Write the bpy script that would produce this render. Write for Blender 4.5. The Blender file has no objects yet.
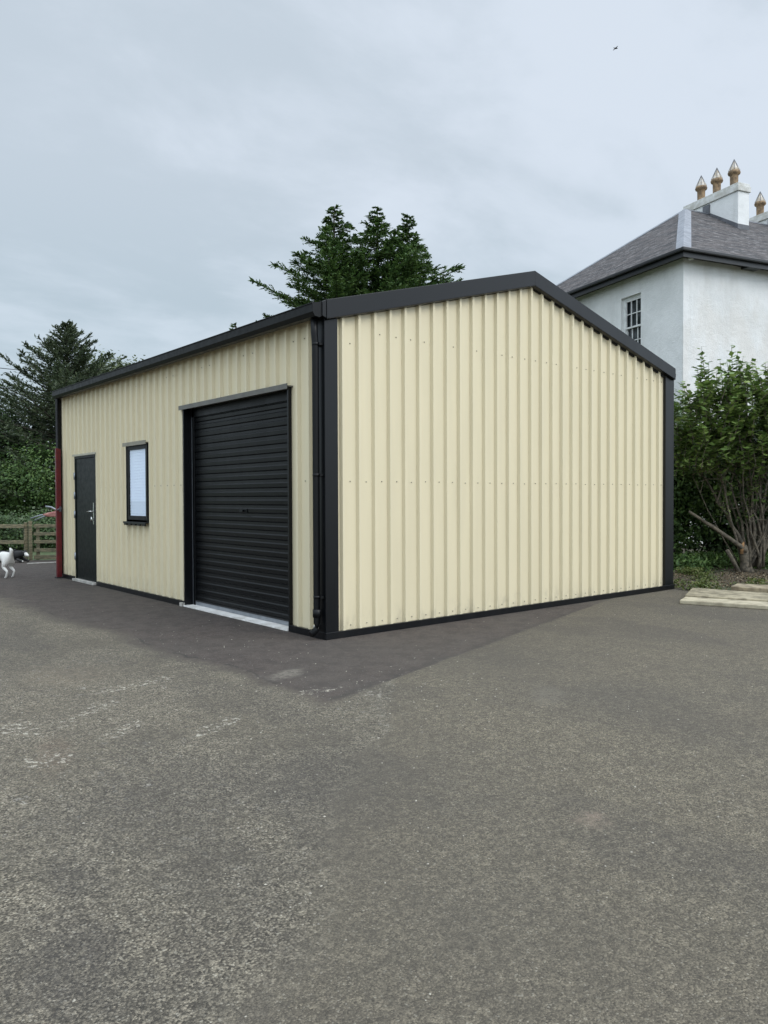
import bpy, bmesh, math, random
import numpy as np
from mathutils import Vector, Matrix
R = math.radians
rng = np.random.default_rng(7)
random.seed(7)
scn = bpy.context.scene
COL = scn.collection

# ------------------------------------------------------------------ camera
YAW, PIT, ROL = R(39.723), R(-1.082), R(-0.226)
CAM = Vector((-4.438, -6.236, 1.4))
fw = Vector((math.sin(YAW)*math.cos(PIT), math.cos(YAW)*math.cos(PIT), math.sin(PIT)))
rt = Vector((math.cos(YAW), -math.sin(YAW), 0)); up = rt.cross(fw)
r2 = rt*math.cos(ROL)+up*math.sin(ROL); u2 = -rt*math.sin(ROL)+up*math.cos(ROL)
cd = bpy.data.cameras.new('camera'); cam = bpy.data.objects.new('camera', cd); COL.objects.link(cam)
cam.matrix_world = Matrix(((r2.x, u2.x, -fw.x, CAM.x), (r2.y, u2.y, -fw.y, CAM.y), (r2.z, u2.z, -fw.z, CAM.z), (0, 0, 0, 1)))
cd.sensor_fit = 'VERTICAL'; cd.sensor_height = 36; cd.sensor_width = 27; cd.lens = 779.06/1024*36
cd.clip_start = .05; cd.clip_end = 2000
scn.camera = cam

# ------------------------------------------------------------------ node helper
class NT:
    def __init__(s, tree): s.t = tree; s.n = tree.nodes; s.l = tree.links
    def new(s, typ, **kw):
        n = s.n.new(typ)
        for k, v in kw.items():
            if k == 'inp':
                for a, b in v.items():
                    if isinstance(b, bpy.types.NodeSocket): s.l.new(b, n.inputs[a])
                    else: n.inputs[a].default_value = b
            else: setattr(n, k, v)
        return n
    def math(s, op, a, b=0.0, clamp=False, c=None):
        n = s.n.new('ShaderNodeMath'); n.operation = op; n.use_clamp = clamp
        for i, v in enumerate((a, b) if c is None else (a, b, c)):
            if isinstance(v, bpy.types.NodeSocket): s.l.new(v, n.inputs[i])
            else: n.inputs[i].default_value = v
        return n.outputs[0]
    def mix(s, f, a, b, mode='MIX'):
        n = s.n.new('ShaderNodeMix'); n.data_type = 'RGBA'; n.blend_type = mode
        for i, v in ((0, f), (6, a), (7, b)):
            if isinstance(v, bpy.types.NodeSocket): s.l.new(v, n.inputs[i])
            else: n.inputs[i].default_value = v if i == 0 else (*v, 1)
        return n.outputs[2]
    def noise(s, vec, scale, detail=4, rough=.55, out=0, dist=0):
        n = s.new('ShaderNodeTexNoise', inp={'Scale': scale, 'Detail': detail, 'Roughness': rough, 'Distortion': dist})
        if vec is not None: s.l.new(vec, n.inputs['Vector'])
        return n.outputs[out]
    def ramp(s, f, lo, hi, a=0., b=1., smooth=True):
        n = s.n.new('ShaderNodeMapRange'); n.interpolation_type = 'SMOOTHSTEP' if smooth else 'LINEAR'
        s.l.new(f, n.inputs[0])
        for i, v in ((1, lo), (2, hi), (3, a), (4, b)): n.inputs[i].default_value = v
        return n.outputs[0]
    def mapping(s, vec, scale=(1, 1, 1), loc=(0, 0, 0), rot=(0, 0, 0)):
        n = s.new('ShaderNodeMapping'); s.l.new(vec, n.inputs[0])
        n.inputs['Scale'].default_value = scale; n.inputs['Location'].default_value = loc; n.inputs['Rotation'].default_value = rot
        return n.outputs[0]

# ------------------------------------------------------------------ world + sun + exposure
SUN_EL, SUN_AZ = R(42), R(160)      # azimuth clockwise from +Y, behind and right of the camera
w = bpy.data.worlds.new("World"); scn.world = w; w.use_nodes = True
W = NT(w.node_tree); W.n.clear()
sky = W.new('ShaderNodeTexSky', sky_type='NISHITA', sun_disc=False, sun_elevation=SUN_EL, sun_rotation=SUN_AZ)
tc = W.new('ShaderNodeTexCoord').outputs['Generated']
nrm = W.new('ShaderNodeVectorMath', operation='NORMALIZE', inp={0: tc}).outputs[0]
sep = W.new('ShaderNodeSeparateXYZ', inp={0: nrm}); Z = sep.outputs[2]
zc = W.math('ADD', W.math('MAXIMUM', Z, 0.0), .22)
comb = W.new('ShaderNodeCombineXYZ', inp={0: W.math('DIVIDE', sep.outputs[0], zc), 1: W.math('DIVIDE', sep.outputs[1], zc), 2: .3}).outputs[0]
big = W.noise(W.mapping(comb, (.6, 1.0, 1), (3.1, .7, 0), (0, 0, R(20))), 1.1, 4, .5, dist=.2)
fine = W.noise(W.mapping(comb, (1, 1.5, 1), (0, 0, 0), (0, 0, R(20))), 2.4, 6, .58, dist=.2)
cl = W.math('ADD', W.math('MULTIPLY', big, .65), W.math('MULTIPLY', fine, .35))
cf = W.ramp(W.math('ADD', cl, W.math('MULTIPLY', W.math('ADD', W.math('MULTIPLY', sep.outputs[0], .77), W.math('MULTIPLY', sep.outputs[1], -.64)), .14)), .40, .56)
dark = (.565, .645, .725); light = (.70, .775, .87)
cc = W.mix(cf, dark, light)
# lower band a little cooler, then a pale strip at the horizon
cc = W.mix(W.math('MULTIPLY', W.ramp(Z, .42, .12), .75), cc, W.mix(cf, (.42, .53, .60), (.57, .67, .75)))
cc = W.mix(W.math('MULTIPLY', W.ramp(Z, .22, .0), .8), cc, (.66, .75, .83))
# overcast brightening to the zenith and towards the hidden sun
sd = Vector((math.sin(SUN_AZ)*math.cos(SUN_EL), math.cos(SUN_AZ)*math.cos(SUN_EL), math.sin(SUN_EL)))
dot = W.new('ShaderNodeVectorMath', operation='DOT_PRODUCT', inp={0: nrm}); dot.inputs[1].default_value = sd
dotw = W.new('ShaderNodeVectorMath', operation='DOT_PRODUCT', inp={0: nrm}); dotw.inputs[1].default_value = Vector((-.86, -.18, .47)).normalized()   # added bright lobe in the unseen west sky, lifts left wall and house
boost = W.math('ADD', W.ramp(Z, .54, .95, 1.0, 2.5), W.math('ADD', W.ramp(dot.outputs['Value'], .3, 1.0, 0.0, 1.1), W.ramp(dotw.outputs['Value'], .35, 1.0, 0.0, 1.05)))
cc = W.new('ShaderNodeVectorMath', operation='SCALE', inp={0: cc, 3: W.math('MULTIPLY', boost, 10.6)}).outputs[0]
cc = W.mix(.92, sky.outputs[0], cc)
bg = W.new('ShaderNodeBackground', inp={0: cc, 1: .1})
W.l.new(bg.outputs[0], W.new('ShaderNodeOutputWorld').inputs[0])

sl = bpy.data.lights.new('sun', 'SUN'); sl.energy = 1.25; sl.angle = R(28); sl.color = (1, .96, .9)
so = bpy.data.objects.new('sun', sl); COL.objects.link(so)
so.rotation_euler = (-sd).to_track_quat('-Z', 'Y').to_euler(); so.location = (0, -10, 20)
vs = scn.view_settings; vs.view_transform = 'Standard'; vs.look = 'None'; vs.gamma = 1; vs.exposure = 0
scn.display_settings.display_device = 'sRGB'

# ------------------------------------------------------------------ materials
def mat(name):
    m = bpy.data.materials.new(name); m.use_nodes = True; T = NT(m.node_tree); b = T.n['Principled BSDF']
    return m, T, b
def setb(T, b, **kw):
    for k, v in kw.items():
        k = k.replace('_', ' ')
        if isinstance(v, bpy.types.NodeSocket): T.l.new(v, b.inputs[k])
        elif isinstance(v, tuple): b.inputs[k].default_value = (*v, 1)
        else: b.inputs[k].default_value = v
def bump(T, b, h, strength=.3, dist=.01):
    n = T.new('ShaderNodeBump', inp={'Strength': strength, 'Distance': dist, 'Height': h}); T.l.new(n.outputs[0], b.inputs['Normal'])
def simple(name, c1, c2=None, scale=6, rough=.5, spec=.5, metal=0, bstr=0, bscale=60, stretch=(1, 1, 1)):
    m, T, b = mat(name); oc = T.new('ShaderNodeTexCoord').outputs['Object']
    if c2 is None: c2 = tuple(x*.82 for x in c1)
    n = T.noise(T.mapping(oc, stretch), scale, 5, .6)
    setb(T, b, Base_Color=T.mix(T.ramp(n, .35, .65), c2, c1), Roughness=T.ramp(T.noise(oc, scale*2.3, 3), .3, .7, rough*.88, rough*1.12), Metallic=metal)
    b.inputs['Specular IOR Level'].default_value = spec
    if bstr: bump(T, b, T.noise(oc, bscale, 4), bstr, .004)
    return m
def leafmat(name, cols, rough=.55, trans=.25):
    m, T, b = mat(name)
    at = T.new('ShaderNodeAttribute', attribute_name='rnd').outputs['Fac']
    cr = T.new('ShaderNodeValToRGB'); T.l.new(at, cr.inputs[0]); e = cr.color_ramp.elements
    for i, c in enumerate(cols):
        p = i/(len(cols)-1)
        if i == 0: e[0].color = (*c, 1); e[0].position = 0
        elif i == len(cols)-1: e[-1].color = (*c, 1); e[-1].position = 1
        else: q = e.new(p); q.color = (*c, 1)
    setb(T, b, Base_Color=cr.outputs[0], Roughness=rough); b.inputs['Specular IOR Level'].default_value = .35
    tr = T.new('ShaderNodeBsdfTranslucent', inp={'Color': cr.outputs[0]})
    mx = T.new('ShaderNodeMixShader', inp={0: trans, 1: b.outputs[0], 2: tr.outputs[0]})
    T.l.new(mx.outputs[0], T.n['Material Output'].inputs[0])
    return m

M = {}
def steel(name, col, rough, spec, streak=.06):
    m, T, b = mat(name); oc = T.new('ShaderNodeTexCoord').outputs['Object']
    n1 = T.noise(T.mapping(oc, (3, 3, .35)), 2.2, 5, .6); n2 = T.noise(oc, .7, 3)
    c = T.mix(T.ramp(n1, .3, .7), tuple(x*(1-streak) for x in col), col)
    c = T.mix(T.ramp(n2, .3, .7, 0, .5), c, tuple(x*(1-streak*.8) for x in col))
    z = T.new('ShaderNodeSeparateXYZ', inp={0: oc}).outputs[2]      # splash dirt along the foot of the wall
    dirt = T.math('MULTIPLY', T.ramp(z, .32, .06), T.ramp(T.noise(T.mapping(oc, (1, 1, .5)), 9, 5, .65), .45, .75, 0, .35 if col[0] > .1 else .03))
    c = T.mix(dirt, c, (.16, .14, .11))
    setb(T, b, Base_Color=c, Roughness=T.ramp(n1, .2, .8, rough*.85, rough*1.2)); b.inputs['Specular IOR Level'].default_value = spec
    bump(T, b, T.noise(T.mapping(oc, (1, 1, .35)), 3.0, 2, .4), .06, .02)     # faint oil-canning
    return m
M['cream'] = steel('cream_steel', (.655, .582, .402), .42, .45)
M['black'] = steel('anthracite_steel', (.0028, .0034, .0045), .33, .34, .15)
M['shutter'] = steel('shutter_steel', (.0022, .0028, .0034), .36, .26, .2)
M['screw'] = simple('screw_steel', (.30, .28, .21), rough=.4)
M['pvc'] = simple('black_plastic', (.003, .0035, .004), rough=.45, spec=.25)
M['door'] = simple('door_steel', (.0015, .0045, .004), rough=.4, spec=.16, stretch=(1, 1, .2))
M['chrome'] = simple('bright_metal', (.62, .62, .6), rough=.25, metal=1)
M['galv'] = simple('galvanised_metal', (.30, .32, .35), (.22, .24, .26), rough=.4, metal=.6)
M['conc'] = simple('concrete_pale', (.42, .40, .36), (.28, .27, .24), scale=12, rough=.85, bstr=.4)
M['red'] = simple('red_paint', (.13, .005, .010), (.08, .004, .008), rough=.4)
M['pink'] = simple('faded_red_plastic', (.36, .17, .14), (.24, .08, .07), rough=.5)
M['blind'] = simple('white_blind', (.80, .86, .95), (.77, .83, .93), rough=.6)
M['wood'] = simple('weathered_wood', (.20, .17, .10), (.085, .082, .05), scale=9, rough=.85, bstr=.4, bscale=30, stretch=(1, 1, 5))
M['bark'] = simple('bark', (.15, .125, .09), (.055, .048, .036), scale=14, rough=.9, bstr=.7, bscale=40)
M['barkdark'] = simple('dark_bark', (.07, .055, .042), (.035, .03, .024), scale=10, rough=.9, bstr=.5)
M['cutwood'] = simple('fresh_wood', (.34, .19, .08), (.2, .11, .05), scale=20, rough=.8)
M['pot'] = simple('clay_pot', (.30, .20, .11), (.13, .09, .055), scale=7, rough=.8, bstr=.3)
M['lead'] = simple('lead_sheet', (.22, .235, .26), (.15, .16, .18), scale=4, rough=.55, bstr=.2, bscale=20)
M['leaddark'] = simple('dark_lead_sheet', (.12, .125, .14), (.08, .085, .095), scale=4, rough=.55)
M['housewhite'] = simple('white_window_paint', (.72, .73, .72), rough=.4)
M['houseglass'] = simple('dark_window_glass', (.03, .036, .04), rough=.06, spec=.6)
M['hblack'] = simple('black_fascia_paint', (.012, .013, .014), rough=.35)
M['rubber'] = simple('rubber', (.015, .015, .015), rough=.8)
M['pl_dark'] = simple('cable_black', (.02, .02, .022), rough=.6)
M['spruce'] = leafmat('spruce_needles', [(.045, .066, .038), (.075, .10, .055), (.11, .135, .068)])
M['cypress'] = leafmat('cypress_sprays', [(.032, .068, .022), (.062, .115, .030), (.105, .165, .042)])
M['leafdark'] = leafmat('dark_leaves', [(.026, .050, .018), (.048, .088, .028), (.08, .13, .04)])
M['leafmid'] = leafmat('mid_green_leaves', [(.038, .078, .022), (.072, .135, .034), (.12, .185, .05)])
M['leafolive'] = leafmat('olive_green_leaves', [(.06, .08, .028), (.10, .13, .044), (.155, .18, .065)])
M['leafbush'] = leafmat('shrub_leaves', [(.06, .105, .026), (.13, .205, .05), (.26, .34, .10)], rough=.4)
M['weed'] = leafmat('weed_leaves', [(.05, .07, .02), (.09, .13, .03), (.17, .17, .06)])

# glass pane over blind
m, T, b = mat('window_glass'); M['glass'] = m
gl = T.new('ShaderNodeBsdfGlossy', inp={'Roughness': .02, 'Color': (.9, .95, 1, 1)}); tr = T.new('ShaderNodeBsdfTransparent', inp={'Color': (.98, .99, 1, 1)})
fr = T.new('ShaderNodeLayerWeight', inp={'Blend': .5}); mx = T.new('ShaderNodeMixShader', inp={0: T.math('ADD', T.math('MULTIPLY', T.math('POWER', fr.outputs['Facing'], 4.0), .35), .035), 1: tr.outputs[0], 2: gl.outputs[0]})
T.l.new(mx.outputs[0], T.n['Material Output'].inputs[0])

# roughcast wall
m, T, b = mat('white_roughcast'); M['render'] = m; oc = T.new('ShaderNodeTexCoord').outputs['Object']
n = T.noise(oc, .8, 6, .65); n2 = T.noise(T.mapping(oc, (1.6, 1.6, .22)), 1.6, 5, .6); zz = T.new('ShaderNodeSeparateXYZ', inp={0: oc})
c = T.mix(T.ramp(n, .35, .7, 0, .8), (.75, .755, .745), (.62, .63, .62))
c = T.mix(T.ramp(n2, .5, .75, 0, .2), c, (.40, .40, .37))
front = T.math('MULTIPLY', T.ramp(zz.outputs[1], .06, .0), T.ramp(T.noise(T.mapping(oc, (1, 1, .5), (4, 0, 1)), .9, 4), .42, .66, 0, .28))
c = T.mix(front, c, (.50, .43, .34))
setb(T, b, Base_Color=c, Roughness=.9)
bump(T, b, T.math('ADD', T.noise(oc, 26, 4, .7), T.math('MULTIPLY', T.noise(oc, 5, 3), 1.2)), .55, .03)

# slate: rows and random slates in the object's own space (x along, y up the slope)
m, T, b = mat('slate'); M['slate'] = m; uv = T.new('ShaderNodeUVMap', uv_map='UVMap').outputs[0]
br = T.new('ShaderNodeTexBrick', offset=.5, inp={'Scale': 1.0, 'Mortar Size': .006, 'Mortar Smooth': .3, 'Bias': 0, 'Brick Width': .30, 'Row Height': .17,
           'Color1': (.062, .058, .058, 1), 'Color2': (.024, .023, .025, 1), 'Mortar': (.018, .018, .02, 1)}); T.l.new(uv, br.inputs['Vector'])
pt = T.noise(T.mapping(uv, (.35, 1.6, 1)), 2.6, 5, .65)
c = T.mix(T.ramp(pt, .44, .56, 0, .8), br.outputs['Color'], (.085, .072, .068))
c = T.mix(T.ramp(T.noise(T.mapping(uv, (.8, 4, 1)), 3.0, 4, .7), .54, .62, 0, .9), c, (.20, .19, .185)); c = T.mix(T.ramp(T.noise(T.mapping(uv, (.6, 3.5, 1), (7, 3, 0)), 2.6, 4, .7), .54, .62, 0, .8), c, (.02, .019, .021))
setb(T, b, Base_Color=c, Roughness=.75); b.inputs['Specular IOR Level'].default_value = .25
row = T.math('FRACT', T.math('DIVIDE', T.new('ShaderNodeSeparateXYZ', inp={0: uv}).outputs[1], .17))
bump(T, b, T.math('ADD', T.math('MULTIPLY', row, -.8), T.math('MULTIPLY', br.outputs['Fac'], -.8)), .9, .02)

# tarmac of the yard: three ages of surface, world-aligned
m, T, b = mat('tarmac'); M['tarmac'] = m; oc = T.new('ShaderNodeTexCoord').outputs['Object']
s = T.new('ShaderNodeSeparateXYZ', inp={0: oc}); X, Y = s.outputs[0], s.outputs[1]
def lin(a, bb, c): return T.math('ADD', T.math('ADD', T.math('MULTIPLY', X, a), T.math('MULTIPLY', Y, bb)), c)
wob = T.math('SUBTRACT', T.noise(oc, 2.2, 5, .6), .5); wob2 = T.math('SUBTRACT', T.noise(oc, .8, 3, .5), .5)
dA = T.math('ADD', lin(-.294, .956, 1.436), T.math('ADD', T.math('MULTIPLY', wob, .10), T.math('MULTIPLY', T.math('SUBTRACT', T.noise(oc, 18, 4, .7), .5), .05)))
dB = T.math('ADD', lin(1, .035, 1.44), T.math('ADD', T.math('MULTIPLY', wob, .32), T.math('MULTIPLY', wob2, .5)))
dS = T.math('MINIMUM', dA, dB)
softS = T.math('ADD', T.ramp(X, -1.5, -.5, .30, .02), T.ramp(Y, -.5, 2.5, .0, .12))
strip = T.math('MULTIPLY', T.ramp(T.math('DIVIDE', dS, softS), -.5, .5), T.ramp(lin(1, 0, -4.2), 1.3, -.5))
dO = T.math('ADD', lin(-.676, .737, .93), T.math('ADD', T.math('MULTIPLY', wob, .25), T.math('MULTIPLY', wob2, .5)))
softO = T.math('ADD', .03, T.math('MAXIMUM', T.math('MULTIPLY', T.math('ADD', X, .9), -.13), 0))
old = T.math('MULTIPLY', T.ramp(T.math('DIVIDE', dO, softO), -.5, .5), T.math('SUBTRACT', 1, strip))
vo = T.new('ShaderNodeTexVoronoi', inp={'Scale': 165.0, 'Randomness': 1.0}); T.l.new(oc, vo.inputs['Vector'])
vc = T.new('ShaderNodeSeparateColor', inp={0: vo.outputs['Color']}); pr = vc.outputs[0]
vo2 = T.new('ShaderNodeTexVoronoi', inp={'Scale': 128.0}); T.l.new(oc, vo2.inputs['Vector']); pr2 = T.new('ShaderNodeSeparateColor', inp={0: vo2.outputs['Color']}).outputs[1]
mid = T.noise(oc, 26, 6, .8); low = T.noise(oc, 1.3, 5, .6); vlow = T.noise(oc, .45, 4, .55)
g0 = T.mix(T.ramp(pr, .0, 1.0, smooth=False), (.052, .045, .033), (.285, .247, .178))
new = T.mix(T.ramp(pr, .955, .985, 0, .9), g0, (.36, .33, .26))
new = T.mix(T.ramp(vlow, .4, .62, 0, .4), new, (.132, .113, .086))
oldc = T.mix(T.ramp(pr2, .0, 1.0, smooth=False), (.042, .037, .027), (.45, .395, .295))
oldc = T.mix(T.ramp(pr2, .93, .97, 0, .9), oldc, (.48, .44, .35))
oldc = T.mix(T.ramp(low, .42, .68, 0, .5), oldc, (.175, .150, .108))
scuff = T.math('MULTIPLY', T.ramp(T.noise(T.mapping(oc, (1.4, 1, 1)), 9, 7, .75), .56, .64), T.ramp(T.noise(oc, .9, 2, .5), .44, .60))
scuff = T.math('MULTIPLY', T.math('MULTIPLY', scuff, T.ramp(pr2, .3, .5)), T.ramp(Y, -4.6, -2.2))
oldc = T.mix(T.math('MULTIPLY', scuff, .75), oldc, (.42, .405, .365))
stc = T.mix(T.ramp(mid, .3, .7), (.056, .045, .039), (.100, .081, .068))
stc = T.mix(T.ramp(pr, .93, .98, 0, .7), stc, (.17, .16, .15))
stc = T.mix(T.ramp(low, .40, .66, 0, .4), stc, (.090, .076, .065))
stc = T.mix(T.math('MULTIPLY', T.ramp(dS, .5, .05), T.ramp(T.noise(oc, 2.6, 7, .75), .54, .68, 0, .45)), stc, (.165, .148, .125))
stc = T.mix(T.ramp(T.noise(oc, 5, 6, .8), .56, .40, 0, .6), stc, (.042, .035, .031)); stc = T.mix(T.ramp(pr, .0, .35, .35, .0), stc, (.03, .027, .024))
crev = T.ramp(vo2.outputs['Distance'], .45, .80, 0, .55)
oldc = T.mix(crev, oldc, (.045, .04, .03)); new = T.mix(T.ramp(vo.outputs['Distance'], .5, .85, 0, .4), new, (.05, .045, .034))
oldc = T.mix(T.math('MULTIPLY', T.math('MULTIPLY', T.ramp(dO, .22, .0), T.ramp(X, -2.0, -1.2)), T.math('MULTIPLY', T.ramp(T.noise(oc, 11, 6, .8), .48, .58), T.ramp(pr2, .45, .6))), oldc, (.34, .32, .26))
c = T.mix(old, new, oldc); c = T.mix(T.ramp(mid, .58, .40, 0, .55), c, (.058, .051, .040)); c = T.mix(T.ramp(T.noise(oc, 7, 6, .75), .60, .42, 0, .30), c, (.066, .058, .046)); c = T.mix(strip, c, stc)
# dark joint where the patch was cut in, a rusty stain, and a pale worn spot
joint = T.math('MULTIPLY', T.ramp(T.math('ABSOLUTE', T.math('ADD', dA, -.03)), .075, .0), T.math('MULTIPLY', T.ramp(X, -2.0, -1.0), T.ramp(X, 5.0, 3.0)))
c = T.mix(T.math('MULTIPLY', joint, T.ramp(T.noise(oc, 3, 5, .7), .40, .60, .15, .7)), c, (.042, .037, .034))
jB = T.math('MULTIPLY', T.ramp(T.math('ABSOLUTE', T.math('ADD', dB, -.10)), .030, .0), T.math('MULTIPLY', T.ramp(T.noise(oc, 1.6, 3), .48, .56), T.math('MULTIPLY', T.ramp(Y, 5, 3), T.ramp(dA, .1, .4))))
c = T.mix(T.math('MULTIPLY', jB, .75), c, (.030, .027, .025))
def spot(px, py, rx, ry, ang=0):
    q = T.mapping(T.mapping(oc, loc=(-px, -py, 0)), (1, 1, 0), rot=(0, 0, R(ang)))
    q = T.mapping(q, (1/rx, 1/ry, 0)); L = T.new('ShaderNodeVectorMath', operation='LENGTH', inp={0: q}).outputs['Value']
    return T.math('MULTIPLY', T.ramp(T.math('ADD', L, T.math('MULTIPLY', wob, 2.2)), 1.3, .2), T.math('MULTIPLY', T.ramp(T.noise(oc, 13, 6, .8), .46, .56), T.ramp(pr2, .40, .55)))
def area(px, py, rx, ry, ang=0):
    q = T.mapping(T.mapping(oc, loc=(-px, -py, 0)), (1, 1, 0), rot=(0, 0, R(ang)))
    q = T.mapping(q, (1/rx, 1/ry, 0)); L = T.new('ShaderNodeVectorMath', operation='LENGTH', inp={0: q}).outputs['Value']
    return T.ramp(T.math('ADD', L, T.math('MULTIPLY', T.math('ADD', wob, wob2), 1.6)), 1.15, .35)
brk = T.ramp(T.noise(oc, 17, 6, .85), .42, .56, .15, 1.0)
# tonal stains: pale dusty wear, rusty run, dark bituminous patches
for (px, py, rx, ry, an, col, k) in [(-1.12, -1.02, .30, .13, -30, (.27, .245, .20), .6), (-.05, -2.75, .32, .14, -40, (.21, .19, .15), .45), (-1.6, -4.24, .14, .10, -40, (.25, .19, .145), .6),
        (-3.15, -1.9, .40, .10, -75, (.17, .115, .08), .30), (-2.49, .2, .5, .45, 20, (.19, .155, .11), .5), (-3.45, -3.25, .35, .22, -50, (.055, .049, .046), .28), (-3.7, -3.85, .3, .18, -50, (.055, .049, .048), .28),
        (-2.25, -3.0, .4, .2, -40, (.06, .053, .05), .26), (-3.0, -2.75, .25, .12, -40, (.06, .052, .046), .25), (-3.12, -3.52, .12, .07, 0, (.05, .04, .033), .35)]:
    c = T.mix(T.math('MULTIPLY', T.math('MULTIPLY', area(px, py, rx, ry, an), brk), k), c, col)
# crisp pale flecks of old concrete scraped over the worn surface
fm = None
for (px, py, rx, ry, an) in [(-2.2, -.57, .55, .13, -8), (-2.65, -1.05, .5, .16, -35), (-2.62, -1.6, .30, .10, -38), (-2.25, -1.95, .38, .09, -30), (-3.15, -1.15, .18, .3, 0), (-3.2, -1.9, .22, .22, 0), (-.98, -1.95, .13, .28, 10), (-1.2, -1.6, .3, .12, 10), (-1.9, -2.4, .9, .5, -30), (-2.8, -.2, .8, .35, 10)]:
    a1 = T.math('MULTIPLY', area(px, py, rx, ry, an), .42 if rx > .7 else 1.0); fm = a1 if fm is None else T.math('MAXIMUM', fm, a1)
fl = T.noise(oc, 21, 6, .8)
fl = T.ramp(T.math('ADD', fl, T.math('MULTIPLY', fm, .115)), .655, .69)
c = T.mix(T.math('MULTIPLY', T.math('MULTIPLY', fl, fm), .9), c, (.50, .465, .38))
c = T.mix(T.ramp(T.noise(oc, .32, 3, .6), .38, .66, 0, .28), c, (.074, .068, .058))
c = T.mix(T.math('MULTIPLY', T.ramp(T.noise(T.mapping(oc, (1, .45, 1), (5, 2, 0), (0, 0, R(30))), .9, 5, .6), .47, .62, 0, .30), T.math('SUBTRACT', 1, strip)), c, (.055, .050, .046))
setb(T, b, Base_Color=c, Roughness=.88); b.inputs['Specular IOR Level'].default_value = .3
hgt = T.math('ADD', T.math('MULTIPLY', vo.outputs['Distance'], -1.0), T.math('ADD', T.math('MULTIPLY', T.math('MULTIPLY', vo2.outputs['Distance'], -1.8), old), T.math('MULTIPLY', mid, 1.2)))
bump(T, b, hgt, .85, .006)

m, T, b = mat('soil_and_litter'); M['soil'] = m; oc = T.new('ShaderNodeTexCoord').outputs['Object']
c = T.mix(T.ramp(T.noise(oc, 14, 6, .7), .35, .7), (.028, .022, .014), (.10, .08, .05)); c = T.mix(T.ramp(T.noise(oc, 1.5, 4), .45, .6, 0, .6), c, (.045, .06, .02))
setb(T, b, Base_Color=c, Roughness=.95); bump(T, b, T.noise(oc, 18, 5, .7), .8, .03)
m, T, b = mat('field_grass'); M['field'] = m; oc = T.new('ShaderNodeTexCoord').outputs['Object']
c = T.mix(T.ramp(T.noise(oc, 3, 6, .7), .35, .7), (.035, .055, .018), (.075, .10, .035))
setb(T, b, Base_Color=c, Roughness=.95); bump(T, b, T.noise(oc, 9, 5, .7), .8, .05)
def coatmat(name, expr):
    m, T, b = mat(name); oc = T.new('ShaderNodeTexCoord').outputs['Object']; s = T.new('ShaderNodeSeparateXYZ', inp={0: oc})
    f = expr(T, s, oc); n = T.noise(T.mapping(oc, (1, 3, 1)), 30, 4)
    setb(T, b, Base_Color=T.mix(f, T.mix(n, (.008, .008, .009), (.02, .019, .018)), T.mix(n, (.55, .53, .48), (.72, .71, .68))), Roughness=.75)
    bump(T, b, T.noise(oc, 60, 4), .5, .01); return m

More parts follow.
